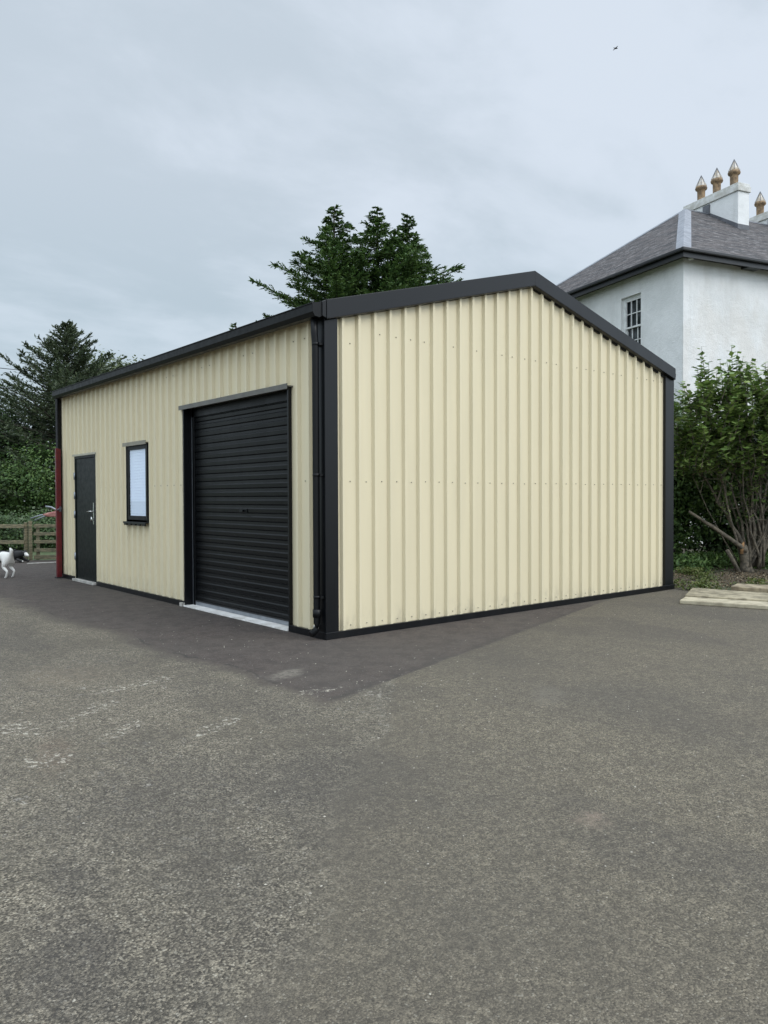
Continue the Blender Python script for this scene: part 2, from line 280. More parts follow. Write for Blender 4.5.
# ------------------------------------------------------------------ mesh helpers
def tag(o, label=None, cat=None, group=None, kind=None):
    if label: o['label'] = label
    if cat: o['category'] = cat
    if group: o['group'] = group
    if kind: o['kind'] = kind
    return o
def empty(name, loc, label, cat, group=None, rz=0):
    o = bpy.data.objects.new(name, None); COL.objects.link(o); o.location = loc; o.rotation_euler = (0, 0, rz); o.empty_display_size = .2
    return tag(o, label, cat, group)
def link(name, me, mats, parent=None, loc=None):
    for mm in (mats if isinstance(mats, (list, tuple)) else [mats]): me.materials.append(mm)
    o = bpy.data.objects.new(name, me); COL.objects.link(o)
    if parent: o.parent = parent
    if loc is not None: o.location = loc
    return o
class MB:
    def __init__(s): s.v = []; s.f = []; s.m = []; s.sm = []
    def add(s, vs, fs, mi=0, smooth=False):
        k = len(s.v); s.v += [tuple(v) for v in vs]; s.f += [tuple(i+k for i in f) for f in fs]; s.m += [mi]*len(fs); s.sm += [smooth]*len(fs); return s
    def box(s, a, b, mi=0):
        (x0, y0, z0), (x1, y1, z1) = [min(p, q) for p, q in zip(a, b)], [max(p, q) for p, q in zip(a, b)]
        return s.add([(x0, y0, z0), (x1, y0, z0), (x1, y1, z0), (x0, y1, z0), (x0, y0, z1), (x1, y0, z1), (x1, y1, z1), (x0, y1, z1)],
                     [(3, 2, 1, 0), (4, 5, 6, 7), (0, 1, 5, 4), (1, 2, 6, 5), (2, 3, 7, 6), (3, 0, 4, 7)], mi)
    def prism(s, poly, vec, mi=0):                       # poly: list of 3D points, extruded along vec
        n = len(poly); vec = Vector(vec); P = [Vector(p) for p in poly]
        return s.add(P+[p+vec for p in P], [tuple(range(n))[::-1], tuple(range(n, 2*n))]+[(i, (i+1) % n, (i+1) % n+n, i+n) for i in range(n)], mi)
    def tube(s, pts, rad, n=8, mi=0, cap=True, smooth=True):
        P = [Vector(p) for p in pts]; rad = rad if isinstance(rad, (list, tuple)) else [rad]*len(P); vs = []; fs = []
        ref = Vector((.31, .17, .93))
        for i, p in enumerate(P):
            d = (P[min(i+1, len(P)-1)]-P[max(i-1, 0)]).normalized(); a = d.cross(ref)
            if a.length < .05: a = d.cross(Vector((1, 0, 0)))
            a.normalize(); b_ = d.cross(a)
            vs += [p+(a*math.cos(2*math.pi*k/n)+b_*math.sin(2*math.pi*k/n))*rad[i] for k in range(n)]
        for i in range(len(P)-1):
            for k in range(n): fs.append((i*n+k, i*n+(k+1) % n, (i+1)*n+(k+1) % n, (i+1)*n+k))
        s.add(vs, fs, mi, smooth)
        if cap: kk = len(s.v)-len(vs); s.f += [tuple(kk+k for k in range(n))[::-1], tuple(kk+(len(P)-1)*n+k for k in range(n))]; s.m += [mi]*2; s.sm += [False]*2
        return s
    def lathe(s, prof, c=(0, 0, 0), n=16, mi=0, smooth=True):
        vs = [(c[0]+r*math.cos(2*math.pi*k/n), c[1]+r*math.sin(2*math.pi*k/n), c[2]+z) for r, z in prof for k in range(n)]
        return s.add(vs, [(i*n+k, i*n+(k+1) % n, (i+1)*n+(k+1) % n, (i+1)*n+k) for i in range(len(prof)-1) for k in range(n)], mi, smooth)
    def build(s, name, mats, parent=None, bevel=0, recalc=True):
        me = bpy.data.meshes.new(name); me.from_pydata(s.v, [], s.f)
        me.polygons.foreach_set('material_index', s.m); me.polygons.foreach_set('use_smooth', s.sm)
        if recalc:
            bm = bmesh.new(); bm.from_mesh(me); bmesh.ops.recalc_face_normals(bm, faces=bm.faces); bm.to_mesh(me); bm.free()
        me.update(); o = link(name, me, mats, parent)
        if bevel: md = o.modifiers.new('bevel', 'BEVEL'); md.width = bevel; md.segments = 2; md.limit_method = 'ANGLE'; md.angle_limit = R(40)
        return o
def leaves(name, C, D, N, ln, wd, m, parent, bias=None, fold=.0):
    """C centres, D direction along the leaf, N approx normal (n,3); ln, wd arrays"""
    n = len(C); D = D/np.linalg.norm(D, axis=1, keepdims=True); S = np.cross(D, N); S /= (np.linalg.norm(S, axis=1, keepdims=True)+1e-9)
    ln = np.broadcast_to(ln, (n,))[:, None]; wd = np.broadcast_to(wd, (n,))[:, None]
    V = np.empty((n, 4, 3)); V[:, 0] = C-D*ln*.5; V[:, 1] = C+S*wd*.5-D*ln*.05; V[:, 2] = C+D*ln*.5; V[:, 3] = C-S*wd*.5-D*ln*.05
    me = bpy.data.meshes.new(name); me.vertices.add(n*4); me.loops.add(n*4); me.polygons.add(n)
    me.vertices.foreach_set('co', V.astype(np.float32).ravel()); me.loops.foreach_set('vertex_index', np.arange(n*4, dtype=np.int32))
    me.polygons.foreach_set('loop_start', np.arange(0, n*4, 4, dtype=np.int32))
    me.update(calc_edges=True)
    at = me.attributes.new('rnd', 'FLOAT', 'FACE'); r = rng.random(n) if bias is None else np.clip(bias, 0, 1)
    at.data.foreach_set('value', r.astype(np.float32))
    return link(name, me, m, parent)
def rnd3(n): v = rng.normal(size=(n, 3)); return v/np.linalg.norm(v, axis=1, keepdims=True)

# ------------------------------------------------------------------ ground
g = MB(); g.add([(-400, -400, -.02), (400, -400, -.02), (400, 400, -.02), (-400, 400, -.02)], [(0, 1, 2, 3)])
tag(g.build('ground', M['field']), kind='structure')
y = MB(); y.add([(-30, -40, 0), (30, -40, 0), (30, -1.2, 0), (6.42, -.5, 0), (6.42, 9, 0), (3.2, 10.6, 0), (1.9, 11.6, 0), (.55, 12.7, 0), (-1.2, 14.0, 0), (-30, 18, 0)], [tuple(range(10))])
tag(y.build('yard', M['tarmac'], recalc=False), kind='structure')
v = MB(); v.add([(6.43, -.45, .004), (6.2, -.52, .004), (6.15, -2.2, .004), (6.6, -6, .004), (30, -6, .004), (30, 9, .004), (6.43, 9, .004)], [tuple(range(7))])
tag(v.build('soil_bed', M['soil'], recalc=False), kind='structure')

# ------------------------------------------------------------------ steel shed
SW, SL, PITCH = 6.4, 8.25, .207
def zt(x): return 3.32+.270*x if x <= 3.12 else 4.162-.2652*(x-3.12)      # top of the verge
shed = empty('steel_shed', (0, 0, 0), 'cream box-profile steel shed with black trim, roller shutter and gable end', 'shed')
DEP = .038
def offs(t, t0):     # outward offset of the box profile: ribs every PITCH, first rib centred at t0
    u = ((t-t0+PITCH/2) % PITCH)-PITCH/2; a = abs(u)
    return 1.0 if a <= .016 else (0.0 if a >= .029 else (.029-a)/.013)
def clad(name, ax, t0, t1, rib0, ztop, openings, zbot=.06):
    bps = {t0, t1}
    k = math.floor((t0-rib0)/PITCH)-1
    while rib0+k*PITCH < t1+PITCH:
        for d in (-.029, -.016, .016, .029):
            t = rib0+k*PITCH+d
            if t0 < t < t1: bps.add(round(t, 5))
        k += 1
    for o in openings: bps.add(o[0]); bps.add(o[1])
    if ax == 'x': bps.add(3.12)
    bps = sorted(bps); mb = MB()
    def P(t, o, z): return (t, DEP-o*DEP, z) if ax == 'x' else (DEP-o*DEP, t, z)
    def Q(t, z): return (t, .075, z) if ax == 'x' else (.075, t, z)
    for a, b_ in zip(bps, bps[1:]):
        if b_-a < 1e-4: continue
        oa, ob = offs(a+1e-5, rib0), offs(b_-1e-5, rib0); mid_ = (a+b_)/2
        rs = [(zbot, None)]
        for o in openings:
            if o[0] < mid_ < o[1]: rs = ([(zbot, o[2])] if o[2] > zbot else [])+[(o[3], None)]
        for zl, zh in rs:
            za, zb = (ztop(a), ztop(b_)) if zh is None else (zh, zh)
            mb.add([P(a, oa, zl), P(b_, ob, zl), P(b_, ob, zb), P(a, oa, za), Q(a, zl), Q(b_, zl), Q(b_, zb), Q(a, za)],
                   [(0, 1, 2, 3), (5, 4, 7, 6), (0, 4, 5, 1), (3, 2, 6, 7)])
    return mb, P
def screws(mb, P, pts):
    for (t, z) in pts:
        c = Vector(P(t, 0, z)); o_ = Vector(P(t, 1, z))-c; n = o_.normalized(); a = n.cross(Vector((0, 0, 1)))
        vs = []
        for h, r in ((.001, .0075), (.004, .007), (.009, .0045)):
            vs += [c+n*h+(a*math.cos(k*math.pi/3)+Vector((0, 0, 1))*math.sin(k*math.pi/3))*r for k in range(6)]
        fs = [(i*6+k, i*6+(k+1) % 6, (i+1)*6+(k+1) % 6, (i+1)*6+k) for i in range(2) for k in range(6)]+[tuple(range(12, 18))]
        mb.add(vs, fs, 1)
mb, P = clad('wall', 'x', .10, 6.28, .227, lambda x: zt(x)-.10, [])
pts = []
for k in range(30):
    t = .227+PITCH*(k+.5)
    if t < 6.15:
        pts.append((t, 1.565+random.uniform(-.006, .006)))
        if k % 5 == 3: pts.append((t-.075, 1.57))
        if k not in (1,) and random.random() < .8: pts.append((t+random.uniform(-.02, .02), 3.09 if 0 < k < 29 else 2.95))
        if k % 5 == 3: pts.append((t-.07, 3.085))
        pts.append((t, .11))
screws(mb, P, pts)
mb.build('wall', [M['cream'], M['screw']], shed, recalc=False)
OPEN = [(.66, 3.12, .0, 2.56), (4.30, 5.06, 1.05, 2.18), (6.33, 7.36, .0, 2.12)]
mb, P = clad('wall', 'y', .10, 8.16, .30, lambda y_: 3.24, OPEN)
pts = []
for k in range(39):
    t = .30+PITCH*(k+.5)
    for zz_ in (1.57, 3.02):
        if zz_ > 3 and k % 5 not in (0, 1): continue
        if zz_ < 3 and k % 5 == 3: pts.append((t-.07, zz_)) if not any(o[0]-.15 < t < o[1]+.15 for o in OPEN) else None
        if not any(o[0]-.05 < t < o[1]+.05 and o[2] < zz_ < o[3] for o in OPEN): pts.append((t, zz_))
screws(mb, P, pts)
mb.build('wall', [M['cream'], M['screw']], shed, recalc=False)
# the two walls that face away
mb = MB(); mb.box((6.33, .03, .0), (6.39, 8.25, 3.15)); mb.build('wall', M['cream'], shed)
mb = MB(); mb.prism([(.03, 8.19, 0), (6.38, 8.19, 0), (6.38, 8.19, 3.15), (3.12, 8.19, 4.0), (.03, 8.19, 3.2)], (0, .06, 0)); mb.build('wall', M['cream'], shed)
mb = MB(); mb.box((.08, .08, -.01), (6.3, 8.18, .01)); mb.build('floor_slab', M['conc'], shed)
# roof sheets with ribs
mb = MB()
for (xa, xb) in ((-.06, 3.12), (3.12, 6.40)):
    za, zb = zt(xa)-.03, zt(xb)-.03
    mb.prism([(xa, .0, za), (xb, .0, zb), (xb, .0, zb-.04), (xa, .0, za-.04)], (0, 8.3, 0))
    for k in range(40):
        yy = .12+k*PITCH
        mb.prism([(xa, yy, za+.0), (xb, yy, zb+.0), (xb, yy, zb+.028), (xa, yy, za+.028)], (0, .04, 0))
mb.build('roof', M['black'], shed)
mb = MB(); mb.prism([(2.92, .17, zt(2.92)+.02), (3.12, .17, zt(3.12)+.014), (3.32, .17, zt(3.32)+.02), (3.32, .17, zt(3.32)+.014), (3.12, .17, zt(3.12)+.007), (2.92, .17, zt(2.92)+.014)], (0, 8.1, 0)); mb.build('ridge_cap', M['black'], shed)
# verge trim: face, return over the roof, drip lip
for (xa, xb, ha, hb) in ((-.008, 3.12, .180, .175), (3.12, 6.372, .175, .155)):
    mb = MB(); za, zb = zt(xa), zt(xb)
    mb.prism([(xa, -.052, za), (xb, -.052, zb), (xb, -.052, zb-hb), (xa, -.052, za-ha)], (0, .006, 0))
    mb.prism([(xa, -.052, za+.003), (xb, -.052, zb+.003), (xb, .16, zb+.003), (xa, .16, za+.003)], (0, 0, -.005))
    mb.prism([(xa, -.0525, za-ha), (xb, -.0525, zb-hb), (xb, -.0045, zb-hb-.012), (xa, -.0045, za-ha-.012)], (0, 0, -.005))
    mb.build('verge_trim', M['black'], shed, bevel=.003)
mb = MB()                                             # foam fillers closing the troughs under the verge
for (xa, xb) in ((.15, 3.12), (3.12, 6.2)):
    ha = .196 if xa < 1 else .194
    mb.prism([(xa, .012, zt(xa)-.12), (xb, .012, zt(xb)-.12), (xb, .012, zt(xb)-ha), (xa, .012, zt(xa)-ha)], (0, .022, 0))
mb.build('foam_filler', M['rubber'], shed)
# corner trims
def corner(name, segs, z1):
    mb = MB()
    for a, b_ in segs: mb.box((*a, .0), (*b_, z1))
    return mb.build(name, M['black'], shed, bevel=.003)
corner('corner_trim', [((-.006, -.006), (.150, .0)), ((-.006, .0), (.0, .165)), ((.146, .0), (.150, .035)), ((.0, .161), (.035, .165))], 3.17)
corner('corner_trim', [((6.175, -.006), (6.40, .0)), ((6.40, -.006), (6.406, .15)), ((6.175, .0), (6.179, .035))], 3.17)
corner('corner_trim', [((-.006, 8.13), (.0, 8.256)), ((.0, 8.25), (.15, 8.256)), ((.0, 8.13), (.035, 8.134))], 3.17)
# base trims
def basetrim(a, b_):
    mb = MB(); mb.box(a, b_); mb.build('base_trim', M['black'], shed, bevel=.003)
basetrim((-.016, -.020, .0), (6.42, .020, .070))
for ya, yb in ((.02, .655), (3.135, 6.325), (7.365, 8.26)): basetrim((-.018, ya, .0), (.02, yb, .070))
# gutter along the eave
mb = MB(); prof = [(-.045, 3.30), (-.045, 3.165), (-.075, 3.145), (-.13, 3.15), (-.155, 3.19), (-.158, 3.262), (-.168, 3.266), (-.168, 3.274), (-.150, 3.274), (-.150, 3.195), (-.128, 3.160), (-.078, 3.155), (-.053, 3.172), (-.053, 3.30)]
mb.prism([(px, -.02, pz) for px, pz in prof], (0, 8.02, 0))
mb.prism([(px, -.024, pz) for px, pz in prof[:8]]+[(-.10, -.024, 3.285)], (0, .006, 0))
gut = mb.build('gutter', M['pvc'], shed)
mb = MB(); mb.box((-.048, .0, 3.17), (-.006, 8.24, 3.30)); mb.build('eave_trim', M['black'], shed)
mb = MB(); mb.prism([(6.37, .0, 3.24), (6.37, .0, 3.16), (6.40, .0, 3.14), (6.45, .0, 3.16), (6.47, .0, 3.21), (6.47, .0, 3.24)], (0, 8.33, 0)); mb.build('gutter', M['pvc'], shed)
mb = MB(); mb.prism([(-.009, -.045, 3.32), (-.05, -.035, 3.30), (-.05, -.035, 3.16), (-.009, -.045, 3.14)], (0, .012, 0)); mb.build('gutter_end', M['black'], shed, bevel=.004)
# downpipe
dp = MB(); dp.tube([(-.075, .075, 3.16), (-.070, .075, 3.0), (-.060, .075, 2.9), (-.058, .075, .16), (-.066, .075, .10), (-.13, .075, .055)], .034, 14)
dpo = dp.build('downpipe', M['pvc'], shed)
for zz_ in (2.9, 1.62, .42):
    mb = MB(); mb.lathe([(.034, -.015), (.037, -.013), (.037, .013), (.034, .015)], (-.058, .075, zz_)); mb.box((-.05, .02, zz_-.012), (-.007, .13, zz_+.012)); mb.build('pipe_clip', M['pvc'], dpo)
mb = MB(); mb.lathe([(.036, -.04), (.042, -.038), (.042, .038), (.036, .04)], (-.058, .075, .26)); mb.build('pipe_collar', M['pvc'], dpo)
mb = MB(); mb.box((-.045, .105, .09), (-.02, .13, .13)); mb.lathe([(.0, .0), (.022, .004), (.022, .03), (.0, .034)], (-.05, .115, .105), 10); mb.build('pipe_stopper', M['conc'], dpo)
# second pipe on far front corner
mb = MB(); mb.tube([(-.045, 8.10, 3.16), (-.045, 8.10, .05)], .030, 12); mb.build('downpipe', M['pvc'], shed)

# --- roller shutter
rd = bpy.data.objects.new('roller_door', None); COL.objects.link(rd); rd.parent = shed; rd.location = (0, 0, 0)
rd['label'] = 'black ribbed roller shutter door'
mb = MB(); n = 26; z0, z1 = .075, 2.56; ph = (z1-z0)/n; prof = []
for k in range(n):
    zz_ = z0+k*ph; prof += [(.128, zz_), (.118, zz_+.010), (.115, zz_+ph*.52), (.118, zz_+ph*.60), (.122, zz_+ph*.66), (.122, zz_+ph*.95)]
prof.append((.128, z1))
vs = []; fs = []
for (px, pz) in prof: vs += [(px, .70, pz), (px, 3.06, pz)]
fs = [(2*i, 2*i+2, 2*i+3, 2*i+1) for i in range(len(prof)-1)]
mb.add(vs, fs); mb.box((.135, .70, .06), (.15, 3.06, 2.6))
mb.build('curtain', M['shutter'], rd, recalc=False)
mb = MB(); mb.box((.105, .70, .022), (.150, 3.06, .068)); mb.build('bottom_bar', M['galv'], rd, bevel=.003)
mb = MB(); mb.box((.100, .70, .0685), (.160, 3.06, .080)); mb.build('rubber_seal', M['rubber'], rd)
mb = MB(); mb.box((.108, 1.72, 1.23), (.116, 1.90, 1.275)); mb.tube([(.114, 1.81, 1.25), (.085, 1.81, 1.25)], .014, 8); mb.box((.08, 1.775, 1.24), (.09, 1.845, 1.26)); mb.build('handle', M['shutter'], rd)
for ya, yb in ((.665, .715), (3.045, 3.10)):
    mb = MB(); mb.box((.10, ya, .0), (.175, yb, 2.56)); mb.build('guide', M['shutter'], rd, bevel=.003)
mb = MB(); mb.box((.100, 3.098, .02), (.118, 3.112, 2.56)); mb.build('guide_edge', M['galv'], rd)
for ya, yb, yc, yd in ((.655, .665, .64, .66), (3.112, 3.122, 3.122, 3.135)):
    mb = MB(); mb.box((-.008, ya, .0), (.18, yb, 2.565)); mb.box((-.012, min(ya, yc), .0), (-.006, max(yb, yd), 2.565)); mb.build('jamb_trim', M['black'], rd, bevel=.002)
mb = MB(); mb.box((-.035, .625, 2.552), (.18, 3.20, 2.566)); mb.box((-.038, .625, 2.530), (-.032, 3.20, 2.585)); mb.build('head_flashing', simple('grey_flashing', (.12, .115, .10), rough=.45), rd)
mb = MB(); mb.box((.10, .66, 2.44), (.13, 3.11, 2.55)); mb.build('shutter_box', M['shutter'], rd)
mb = MB(); mb.box((-.03, .66, .004), (.30, 3.12, .019)); mb.build('threshold', simple('white_threshold', (.72, .71, .68), (.52, .5, .46), scale=5, rough=.8, bstr=.3), rd)
mb = MB(); mb.box((-.05, 3.12, .004), (.1, 3.20, .05)); mb.build('threshold_end', M['conc'], rd)

# --- personnel door
pd = bpy.data.objects.new('entrance_door', None); COL.objects.link(pd); pd.parent = shed
mb = MB()
mb.box((.0, 6.335, .03), (.07, 6.375, 2.11)); mb.box((.0, 7.315, .03), (.07, 7.355, 2.11)); mb.box((.0, 6.375, 2.07), (.07, 7.315, 2.11)); mb.build('door_frame', M['door'], pd, bevel=.002)
lf = MB(); lf.box((.012, 6.38, .045), (.055, 7.31, 2.065)); leaf = lf.build('door_leaf', M['door'], pd, bevel=.003)
mb = MB(); mb.box((.002, 6.445, .98), (.012, 6.485, 1.33)); mb.tube([(.004, 6.465, 1.19), (-.045, 6.465, 1.19), (-.052, 6.475, 1.19), (-.052, 6.60, 1.185)], .011, 10); mb.box((-.01, 6.45, 1.03), (.004, 6.48, 1.09)); mb.build('handle', M['chrome'], leaf)
mb = MB(); mb.tube([(-.005, 6.53, 1.10), (-.005, 6.535, 1.02)], .014, 8); mb.build('key_fob', M['chrome'], leaf)
for zz_ in (.42, 1.13, 1.45, 1.78):
    mb = MB(); mb.tube([(-.004, 7.345, zz_-.06), (-.004, 7.345, zz_+.06)], .016, 8); mb.build('hinge', M['galv'], leaf)
mb = MB(); mb.box((-.012, 6.31, 2.118), (.075, 7.42, 2.128)); mb.box((-.014, 6.31, 2.112), (-.008, 7.42, 2.145)); mb.build('head_flashing', simple('cream_flashing', (.40, .38, .29), rough=.45), pd)
for ya in (6.322, 7.356):
    mb = MB(); mb.box((-.004, ya, .03), (.07, ya+.010, 2.118)); mb.build('jamb_trim', M['cream'], pd)
mb = MB(); mb.box((-.06, 6.34, .003), (.09, 7.36, .042)); mb.build('door_sill', M['conc'], pd, bevel=.004)
# --- window
wd = bpy.data.objects.new('window', None); COL.objects.link(wd); wd.parent = shed
mb = MB(); ya, yb, za, zb = 4.315, 5.045, 1.085, 2.165
mb.box((.004, ya, za), (.072, ya+.062, zb)); mb.box((.004, yb-.062, za), (.072, yb, zb)); mb.box((.004, ya+.062, zb-.062), (.072, yb-.062, zb)); mb.box((.004, ya+.062, za), (.072, yb-.062, za+.062)); mb.build('frame', M['pvc'], wd, bevel=.004)
mb = MB(); mb.box((.013, ya+.06, za+.06), (.017, yb-.06, zb-.06)); mb.build('pane', M['glass'], wd)
mb = MB(); k = 0; zz_ = za+.05
while zz_ < zb-.05:
    mb.prism([(.024, ya+.05, zz_), (.028, ya+.05, zz_+.032), (.030, ya+.05, zz_+.036), (.026, ya+.05, zz_+.004)], (0, yb-ya-.1, 0)); zz_ += .042
mb.box((.030, ya+.05, za+.05), (.034, yb-.05, zb-.05)); mb.build('blind', M['blind'], wd)
mb = MB(); mb.box((-.040, 4.28, 1.046), (.03, 5.10, 1.060)); mb.box((-.044, 4.28, 1.030), (-.038, 5.10, 1.062))
for k in range(5): mb.box((-.038, 4.33+k*.165, 1.008), (-.01, 4.42+k*.165, 1.046))
mb.build('sill', M['black'], wd, bevel=.003)
mb = MB(); mb.box((-.03, 4.27, 2.178), (.07, 5.12, 2.188)); mb.box((-.034, 4.27, 2.160), (-.028, 5.12, 2.215)); mb.build('head_flashing', simple('olive_flashing', (.24, .22, .165), rough=.45), wd)
for ya_ in (4.30, 5.047):
    mb = MB(); mb.box((-.006, ya_, 1.06), (.07, ya_+.012, 2.178)); mb.build('jamb_trim', M['black'] if ya_ > 5 else M['black'], wd)

# ------------------------------------------------------------------ red post at far corner
rp = empty('red_post', (-.035, 7.94, 0), 'dark red painted steel post with a latch at the far front corner of the shed', 'post')
mb = MB(); mb.box((-.095, -.02, .02), (-.05, .04, 2.28)); mb.box((-.049, -.005, .02), (-.008, .06, 2.27)); mb.build('post_section', M['red'], rp, bevel=.004)
mb = MB(); mb.box((-.11, -.04, .0), (.0, .09, .02)); mb.build('foot_plate', M['rubber'], rp)
mb = MB(); mb.tube([(-.09, -.03, 1.20), (-.01, -.03, 1.23)], .015, 8); mb.box((-.05, -.04, 1.17), (-.02, -.02, 1.26)); mb.build('latch', simple('latch_metal', (.09, .08, .10), rough=.4), rp)

# ------------------------------------------------------------------ fence and gate
wf = empty('wooden_fence', (.6, 12.56, 0), 'weathered post and two-rail timber fence left of the field gate', 'fence')
A = Vector((-2.2, 14.85, 0)); B = Vector((.60, 12.56, 0)); dn = (B-A).normalized(); nn = Vector((-dn.y, dn.x, 0))
def bar(mb, p, q, h, t, off=0):
    d = (q-p).normalized(); s_ = Vector((-d.y, d.x, 0)).normalized(); o_ = s_*off
    mb.prism([p+o_-Vector((0, 0, h/2)), p+o_+Vector((0, 0, h/2)), p+o_+s_*t+Vector((0, 0, h/2)), p+o_+s_*t-Vector((0, 0, h/2))], q-p)
base = Vector((.6, 12.56, 0))
for k in range(3):
    p = B-dn*(1.55*k); mb = MB(); q = p-base; mb.box((q.x-.035, q.y-.035, -.02), (q.x+.035, q.y+.035, .86)); mb.build('post', M['wood'], wf, bevel=.006)
for zz_ in (.78, .42):
    mb = MB(); bar(mb, A-base+Vector((0, 0, zz_)), B-base+Vector((0, 0, zz_)), .085, .04, -.09); mb.build('rail', M['wood'], wf, bevel=.004)
wg = empty('field_gate', (.74, 12.45, 0), 'five-bar timber gate between the fence post and the red post', 'gate')
E_ = Vector((1.75, 11.62, 0)); G0 = Vector((.74, 12.45, 0)); gd = E_-G0
for zz_ in (.78, .60, .42, .23, .07):
    mb = MB(); bar(mb, Vector((0, 0, zz_)), gd+Vector((0, 0, zz_)), .075 if zz_ > .1 else .09, .03); mb.build('gate_bar', M['wood'], wg, bevel=.003)
for f_ in (.03, .42, .97):
    mb = MB(); p = gd*f_; bar(mb, p+Vector((0, 0, .42)), p+gd.normalized()*.075+Vector((0, 0, .42)), .82, .028, .032); mb.build('gate_upright', M['wood'], wg, bevel=.003)
gp = empty('gate_post', (.675, 12.475, 0), 'square timber post the field gate hangs from, beside the fence end', 'post')
mb = MB(); mb.box((-.035, -.035, -.02), (.035, .035, .88)); mb.box((-.04, -.04, .88), (.04, .04, .892)); mb.build('post_body', M['wood'], gp, bevel=.006)
mb = MB(); mb.box((.30, 11.35, .0), (2.4, 11.47, .012)); o = mb.build('concrete_edging', M['conc']); tag(o, 'thin pale concrete line across the tarmac in front of the gate', 'edging'); o.rotation_euler = (0, 0, R(-6)); o.location = (-1.15, .2, .002)

# ------------------------------------------------------------------ small machine behind the gate
gm = empty('garden_machine', (.83, 11.58, .02), 'small machine with faded red hood and pale metal arms poking out past the red post', 'machine', rz=-YAW)
mb = MB(); prof = [(-.12, 1.03), (.0, 1.07), (.14, 1.10), (.4, 1.12), (.9, 1.12), (.9, .97), (.3, .97), (.0, .985)]
mb.prism([(px, -.14, pz) for px, pz in prof], (0, .28, 0)); mb.build('hood', M['pink'], gm, bevel=.03)
for yy in (-.10, .08):
    mb = MB(); mb.tube([(.05, yy, 1.04), (-.15, yy, 1.02-(.03 if yy > 0 else 0)), (-.36, yy, .95-(.05 if yy > 0 else 0))], .016, 8); mb.build('arm', M['galv'], gm)
mb = MB(); mb.tube([(.2, .0, 1.1), (.05, .0, 1.19), (-.08, .0, 1.21)], .02, 8); mb.build('lever', M['galv'], gm)
mb = MB(); mb.box((.5, -.12, .3), (.9, .12, .97)); mb.build('chassis', M['rubber'], gm)
for sx in (.62, 1.0):
    for sy in (-.2, .2):
        mb = MB(); mb.tube([(sx, sy-.04, .2), (sx, sy+.04, .2)], .2, 16); mb.build('wheel', M['rubber'], gm)
mb = MB(); mb.box((.5, -.2, .17), (1.1, .2, .32)); mb.build('axle_frame', M['galv'], gm)

# ------------------------------------------------------------------ kerb and paving by the bush
kb = MB(); kb.prism([(4.95, -.93, 0), (5.32, -.80, 0), (6.70, -5.3, 0), (6.35, -5.4, 0)], (0, 0, .055))
tag(kb.build('kerb_stone', simple('kerb_concrete', (.42, .375, .27), (.25, .22, .155), scale=7, rough=.85, bstr=.4), bevel=.012), 'pale concrete kerb edging the paving at the right edge of the yard', 'kerb')
ps = MB(); ps.prism([(5.33, -.79, 0), (6.20, -.42, 0), (6.30, -1.1, 0), (7.3, -5.1, 0), (6.71, -5.3, 0)], (0, 0, .075))
tag(ps.build('paving_slab', simple('paving_concrete', (.33, .29, .20), (.15, .13, .085), scale=7, rough=.9, bstr=.5), bevel=.012), 'flat weathered concrete slab directly behind the pale kerb', 'slab')
ps = MB(); ps.prism([(6.32, -.93, 0), (6.72, -.82, 0), (8.0, -4.6, 0), (7.55, -4.8, 0), (6.34, -1.14, 0)], (0, 0, .13))
tag(ps.build('step_slab', simple('step_concrete', (.32, .27, .18), (.15, .12, .08), scale=6, rough=.9, bstr=.5), bevel=.012), 'raised concrete step behind the flat slab, in front of the shrub trunk', 'step')

# ------------------------------------------------------------------ old white house
TH = R(16.1)
hs = empty('white_house', (16.232, 5.363, 0), 'tall white roughcast house with hipped slate roof behind the shed', 'house', rz=-TH)
HW, HL, ZE, ZR, OV = 9.0, 19.0, 8.26, 11.65, .35; HH = HW/2
mb = MB(); wy0, wy1, wz0, wz1 = 1.71, 2.60, 5.72, 7.575
ys = [0, wy0, wy1, HW]; zs = [0, wz0, wz1, ZE-.12]
for i in range(3):
    for j in range(3):
        if (i, j) == (1, 1): continue
        mb.add([(0, ys[i], zs[j]), (0, ys[i+1], zs[j]), (0, ys[i+1], zs[j+1]), (0, ys[i], zs[j+1])], [(3, 2, 1, 0)])
rv = .16
for a, b_ in (((wy0, wz0), (wy1, wz0)), ((wy1, wz0), (wy1, wz1)), ((wy1, wz1), (wy0, wz1)), ((wy0, wz1), (wy0, wz0))):
    mb.add([(0, *a), (0, *b_), (rv, *b_), (rv, *a)], [(0, 1, 2, 3)])
h = ZE-.12
mb.add([(0, 0, 0), (HL, 0, 0), (HL, HW, 0), (0, HW, 0), (0, 0, h), (HL, 0, h), (HL, HW, h), (0, HW, h)], [(0, 1, 5, 4), (1, 2, 6, 5), (2, 3, 7, 6)])
mb.build('wall', M['render'], hs)
